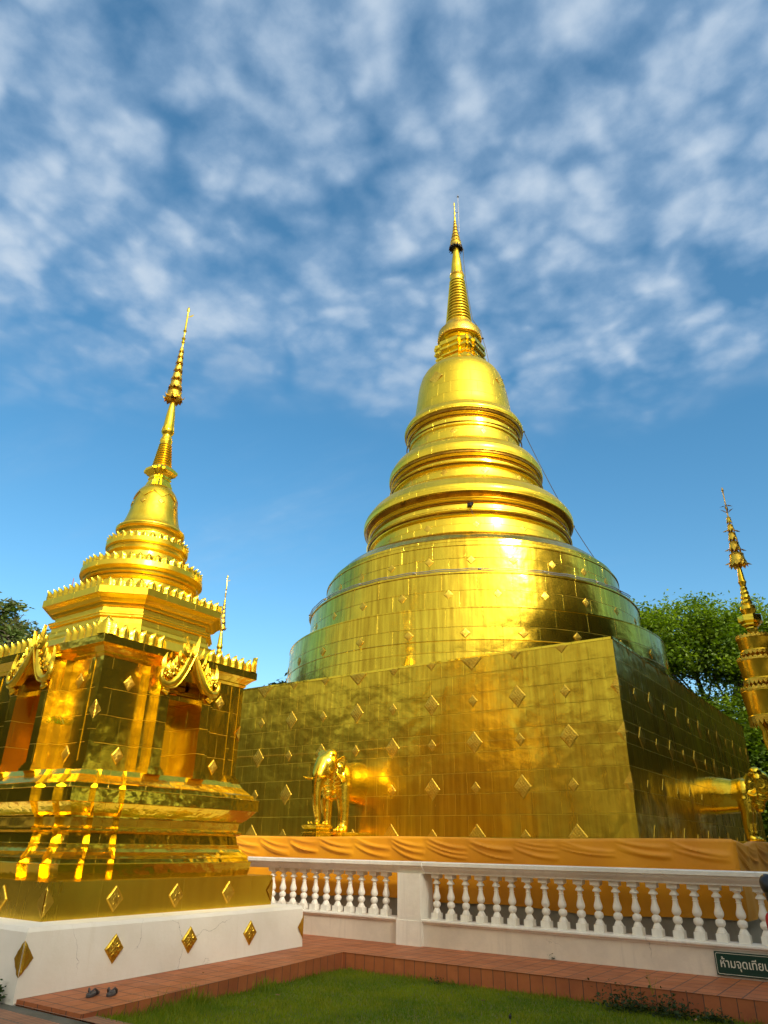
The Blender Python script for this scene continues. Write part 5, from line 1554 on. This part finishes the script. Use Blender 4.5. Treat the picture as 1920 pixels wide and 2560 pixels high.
# leafy weeds
def weed(name, base, n, r, h, leaf, label, seed, mat=M_weed, cat='plant'):
    rng = np.random.default_rng(seed)
    c = rng.normal(size=(n, 3)) * np.array([r, r * .6, h * .45]); c[:, 2] = np.abs(c[:, 2]) + .01
    ax = rng.normal(size=(n, 3)); ax[:, 2] = np.abs(ax[:, 2]) * .4; ax /= np.linalg.norm(ax, axis=1)[:, None]
    sd = np.cross(ax, rng.normal(size=(n, 3)) * .5 + np.array([0, 0, 1])); sd /= np.linalg.norm(sd, axis=1)[:, None]
    ls = (leaf * rng.uniform(.6, 1.3, n))[:, None]
    V = np.stack([c - ax * ls, c + sd * ls * .5, c + ax * ls, c - sd * ls * .5], 1)
    o = link(name, np_mesh(name, V.reshape(-1, 3), np.arange(n * 4).reshape(n, 4), mat, np.repeat(rng.uniform(0, 1, n) ** 2, 4)), None, base)
    return tag(o, label, cat)
weed('low_weed', (-3.12, 9.22, LZ), 700, .17, .20, .022, 'low dark green weed clump against the right kerb, largest and leftmost of three', 1)
weed('low_weed', (-2.62, 9.22, LZ), 600, .15, .18, .022, 'low dark green weed clump against the right kerb, middle of three', 2)
weed('low_weed', (-2.22, 9.24, LZ), 260, .10, .10, .022, 'small dark weed clump against the right kerb, rightmost of three', 3)
weed('corner_weed', (-8.30, 4.90, wz(5) - .02), 120, .06, .16, .03, 'small leafy weed at the near bottom corner of the white plinth', 4)
weed('kerb_sprout', (-7.0, 9.36, LZ), 60, .05, .07, .018, 'tiny bright sprout at the inner corner of the kerb', 5, M_grass)
weed('kerb_sprout', (-5.62, 9.33, LZ), 70, .05, .08, .018, 'tiny bluish green sprout at the foot of the kerb below the pier', 6, M_weed)
weed('crack_plant', (-4.6, 10.72, .2), 40, .03, .06, .012, 'tiny plant growing where the balustrade meets the tiles', 7)
tuft('grass_tuft', (-6.98, 6.4, LZ), 90, .26, .22, 'tall grass tuft overhanging the left kerb near the sandals', 'plant', seed=9)
tuft('grass_tuft', (-6.95, 7.55, LZ), 70, .20, .25, 'dark grass tuft against the left kerb, halfway to the inner corner', 'plant', seed=10)
tuft('grass_tuft', (-2.85, 9.30, .16), 5, .34, .03, 'single tall dry grass stalk above the weeds at the right kerb', 'plant', seed=12, w=.004)
# fallen leaves
M_dry = flat_mat('dry leaf', (.30, .16, .06), .7)
for i, (x, y_, z_, lb) in enumerate([(-4.55, 8.55, .01, 'dry brown leaf lying on the lawn under the long kerb'), (-2.35, 9.0, .02, 'dry brown leaf lying on the grass by the weeds'), (-6.55, 7.3, .01, 'pale dry leaf lying on the grass beside the left kerb'), (-7.6, 7.1, wz(7.1) + .004, 'dry leaf scrap lying on the tiles beside the white plinth')]):
    mb = MB(); mb.grid([[(-.03, 0, 0), (-.015, .014, .006), (.015, .012, .004), (.035, 0, .01)], [(-.03, 0, 0), (-.012, -.002, -.002), (.012, -.002, 0), (.035, 0, .01)], [(-.03, 0, 0), (-.015, -.015, .006), (.012, -.013, .008), (.035, 0, .01)]])
    o = mb.build('fallen_leaf', M_dry, None, 60, (x, y_, z_ + .01), (0, 0, i * 1.7), weld=False); tag(o, lb, 'leaf')
# sprinkler spike
sp = thing('garden_sprinkler', (-3.85, 7.8, LZ), 'thin black sprinkler spike sticking out of the lawn at the bottom edge', 'sprinkler')
mb = MB(); mb.tube([(0, 0, -.05), (0, 0, .07)], .005, 6); mb.build('spike', M_steel, sp)
mb = MB(); mb.tube([(0, 0, .06), (0, 0, .085), (0, 0, .095)], [.014, .016, .006], 10); mb.tube([(0, 0, .085), (.015, 0, .11)], .004, 5); mb.build('head', M_cable, sp, weld=False)

# ================================================================== person at the right edge
def person():
    x0, y0 = -1.02, 7.70
    t = thing('person', (x0, y0, LZ), 'person in red shirt with black hair at the right edge of the photo', 'person', None, R(80))
    chains = {  # local frame: faces +x
        'n': [('pelvis', (0, 0, .76), .125), ('waist', (0, 0, .88), .11), ('chest', (.01, 0, 1.04), .125), ('neckb', (.0, 0, 1.16), .055), ('neck', (.01, 0, 1.21), .045), ('head', (.02, 0, 1.30), .075), ('crown', (.01, 0, 1.38), .07)]}
    V = []; E = []; Rr = []
    def add(p, r, par=None):
        V.append(p); Rr.append(r); i = len(V) - 1
        if par is not None: E.append((par, i))
        return i
    pel = add((0, 0, .76), .115); wa = add((0, 0, .88), .10, pel); ch = add((.01, 0, 1.02), .115, wa); nb = add((0, 0, 1.14), .06, ch); nk = add((.01, 0, 1.20), .042, nb); hd = add((.025, 0, 1.29), .072, nk); cr = add((.02, 0, 1.37), .066, hd)
    add((.09, 0, 1.285), .018, hd)
    for s_ in (-1, 1):
        hip = add((0, .075 * s_, .72), .085, pel); kn = add((.02 * s_, .085 * s_, .40), .052, hip); an = add((-.02 + .03 * s_, .085 * s_, .09), .035, kn); add((.09 + .03 * s_, .09 * s_, .035), .028, an)
        sh = add((0, .145 * s_, 1.10), .048, ch); el_ = add((.03, .20 * s_, .88), .036, sh); wr = add((.17, .17 * s_, .76), .024, el_); pm = add((.225, .16 * s_, .735), .024, wr)
        for k in range(4):
            q = add((.265, (.16 + (k - 1.5) * .018) * s_, .725 + .004 * k), .0085, pm); q2 = add((.295 - .004 * abs(k - 1.5), (.158 + (k - 1.5) * .019) * s_, .705), .008, q); add((.30, (.156 + (k - 1.5) * .019) * s_, .685), .007, q2)
        q = add((.225, (.16 - .034) * s_, .72), .009, pm); add((.245, (.16 - .045) * s_, .70), .008, q)
    me = bpy.data.meshes.new('body'); me.from_pydata(V, E, []); me.update()
    o = bpy.data.objects.new('tmp', me); COL.objects.link(o)
    m = o.modifiers.new('k', 'SKIN'); sm = o.modifiers.new('s', 'SUBSURF'); sm.levels = 2; sm.render_levels = 2
    for i, sv_ in enumerate(me.skin_vertices[0].data): sv_.radius = (Rr[i], Rr[i]); sv_.use_root = (i == 0)
    bpy.context.view_layer.update()
    r = bpy.data.meshes.new_from_object(o.evaluated_get(bpy.context.evaluated_depsgraph_get())); bpy.data.objects.remove(o)
    r.name = 'body'; r.materials.clear()
    r.materials.append(M_skin)
    r.polygons.foreach_set('use_smooth', [True] * len(r.polygons))
    link('body', r, t)
    # clothes: offset shells of the body surface
    def shell(name, test, mat, off):
        bm = bmesh.new(); bm.from_mesh(r)
        for v in bm.verts: v.co += v.normal * off
        bmesh.ops.delete(bm, geom=[f for f in bm.faces if not test(f.calc_center_median())], context='FACES')
        m_ = bpy.data.meshes.new(name); bm.to_mesh(m_); bm.free(); m_.materials.clear(); m_.materials.append(mat)
        m_.polygons.foreach_set('use_smooth', [True] * len(m_.polygons)); link(name, m_, t)
    shell('shirt', lambda c: c.z > .74 and c.z < 1.17 and not (abs(c.y) > .1 and c.x > .05 and c.z < .9), M_red, .014)
    shell('trousers', lambda c: .12 < c.z < .80 and abs(c.y) < .16 and c.x < .15, M_jean, .010)
    mb = MB(); mb.ellipsoid((-.01, 0, 1.325), (.105, .095, .115), 20, 14); mb.ellipsoid((-.05, 0, 1.24), (.07, .085, .12), 16, 10); mb.ellipsoid((-.075, 0, 1.13), (.045, .07, .10), 16, 10)
    mb.build('hair', M_hair, t, 80, weld=False)
    for s_ in (-1, 1):
        mb = MB(); mb.ellipsoid((.088, .03 * s_, 1.30), (.010, .014, .008), 8, 6); mb.build('eye', M_hair, t, 80)
        mb = MB(); mb.ellipsoid((.02, .078 * s_, 1.285), (.016, .008, .024), 8, 6); mb.build('ear', M_skin, t, 80)
    mb = MB(); mb.ellipsoid((.088, 0, 1.245), (.010, .022, .006), 10, 6); mb.build('mouth', M_red, t, 80)
    mb = MB(); mb.tube([(.10, -.12, .95), (.05, -.14, 1.10), (-.05, -.10, 1.16), (-.13, 0, 1.02), (-.10, .14, .82)], .018, 6); mb.build('bag_strap', M_cable, t, 60)
    mb = MB(); mb.ellipsoid((-.09, .17, .74), (.10, .05, .10), 14, 10); mb.build('shoulder_bag', M_cable, t, 60)
    for o in [x for x in COL.objects if x.parent == t]:          # lean of the upper body
        for v in o.data.vertices: v.co.y += .33 * max(0, v.co.z - .8)
person()
bpy.context.view_layer.update()
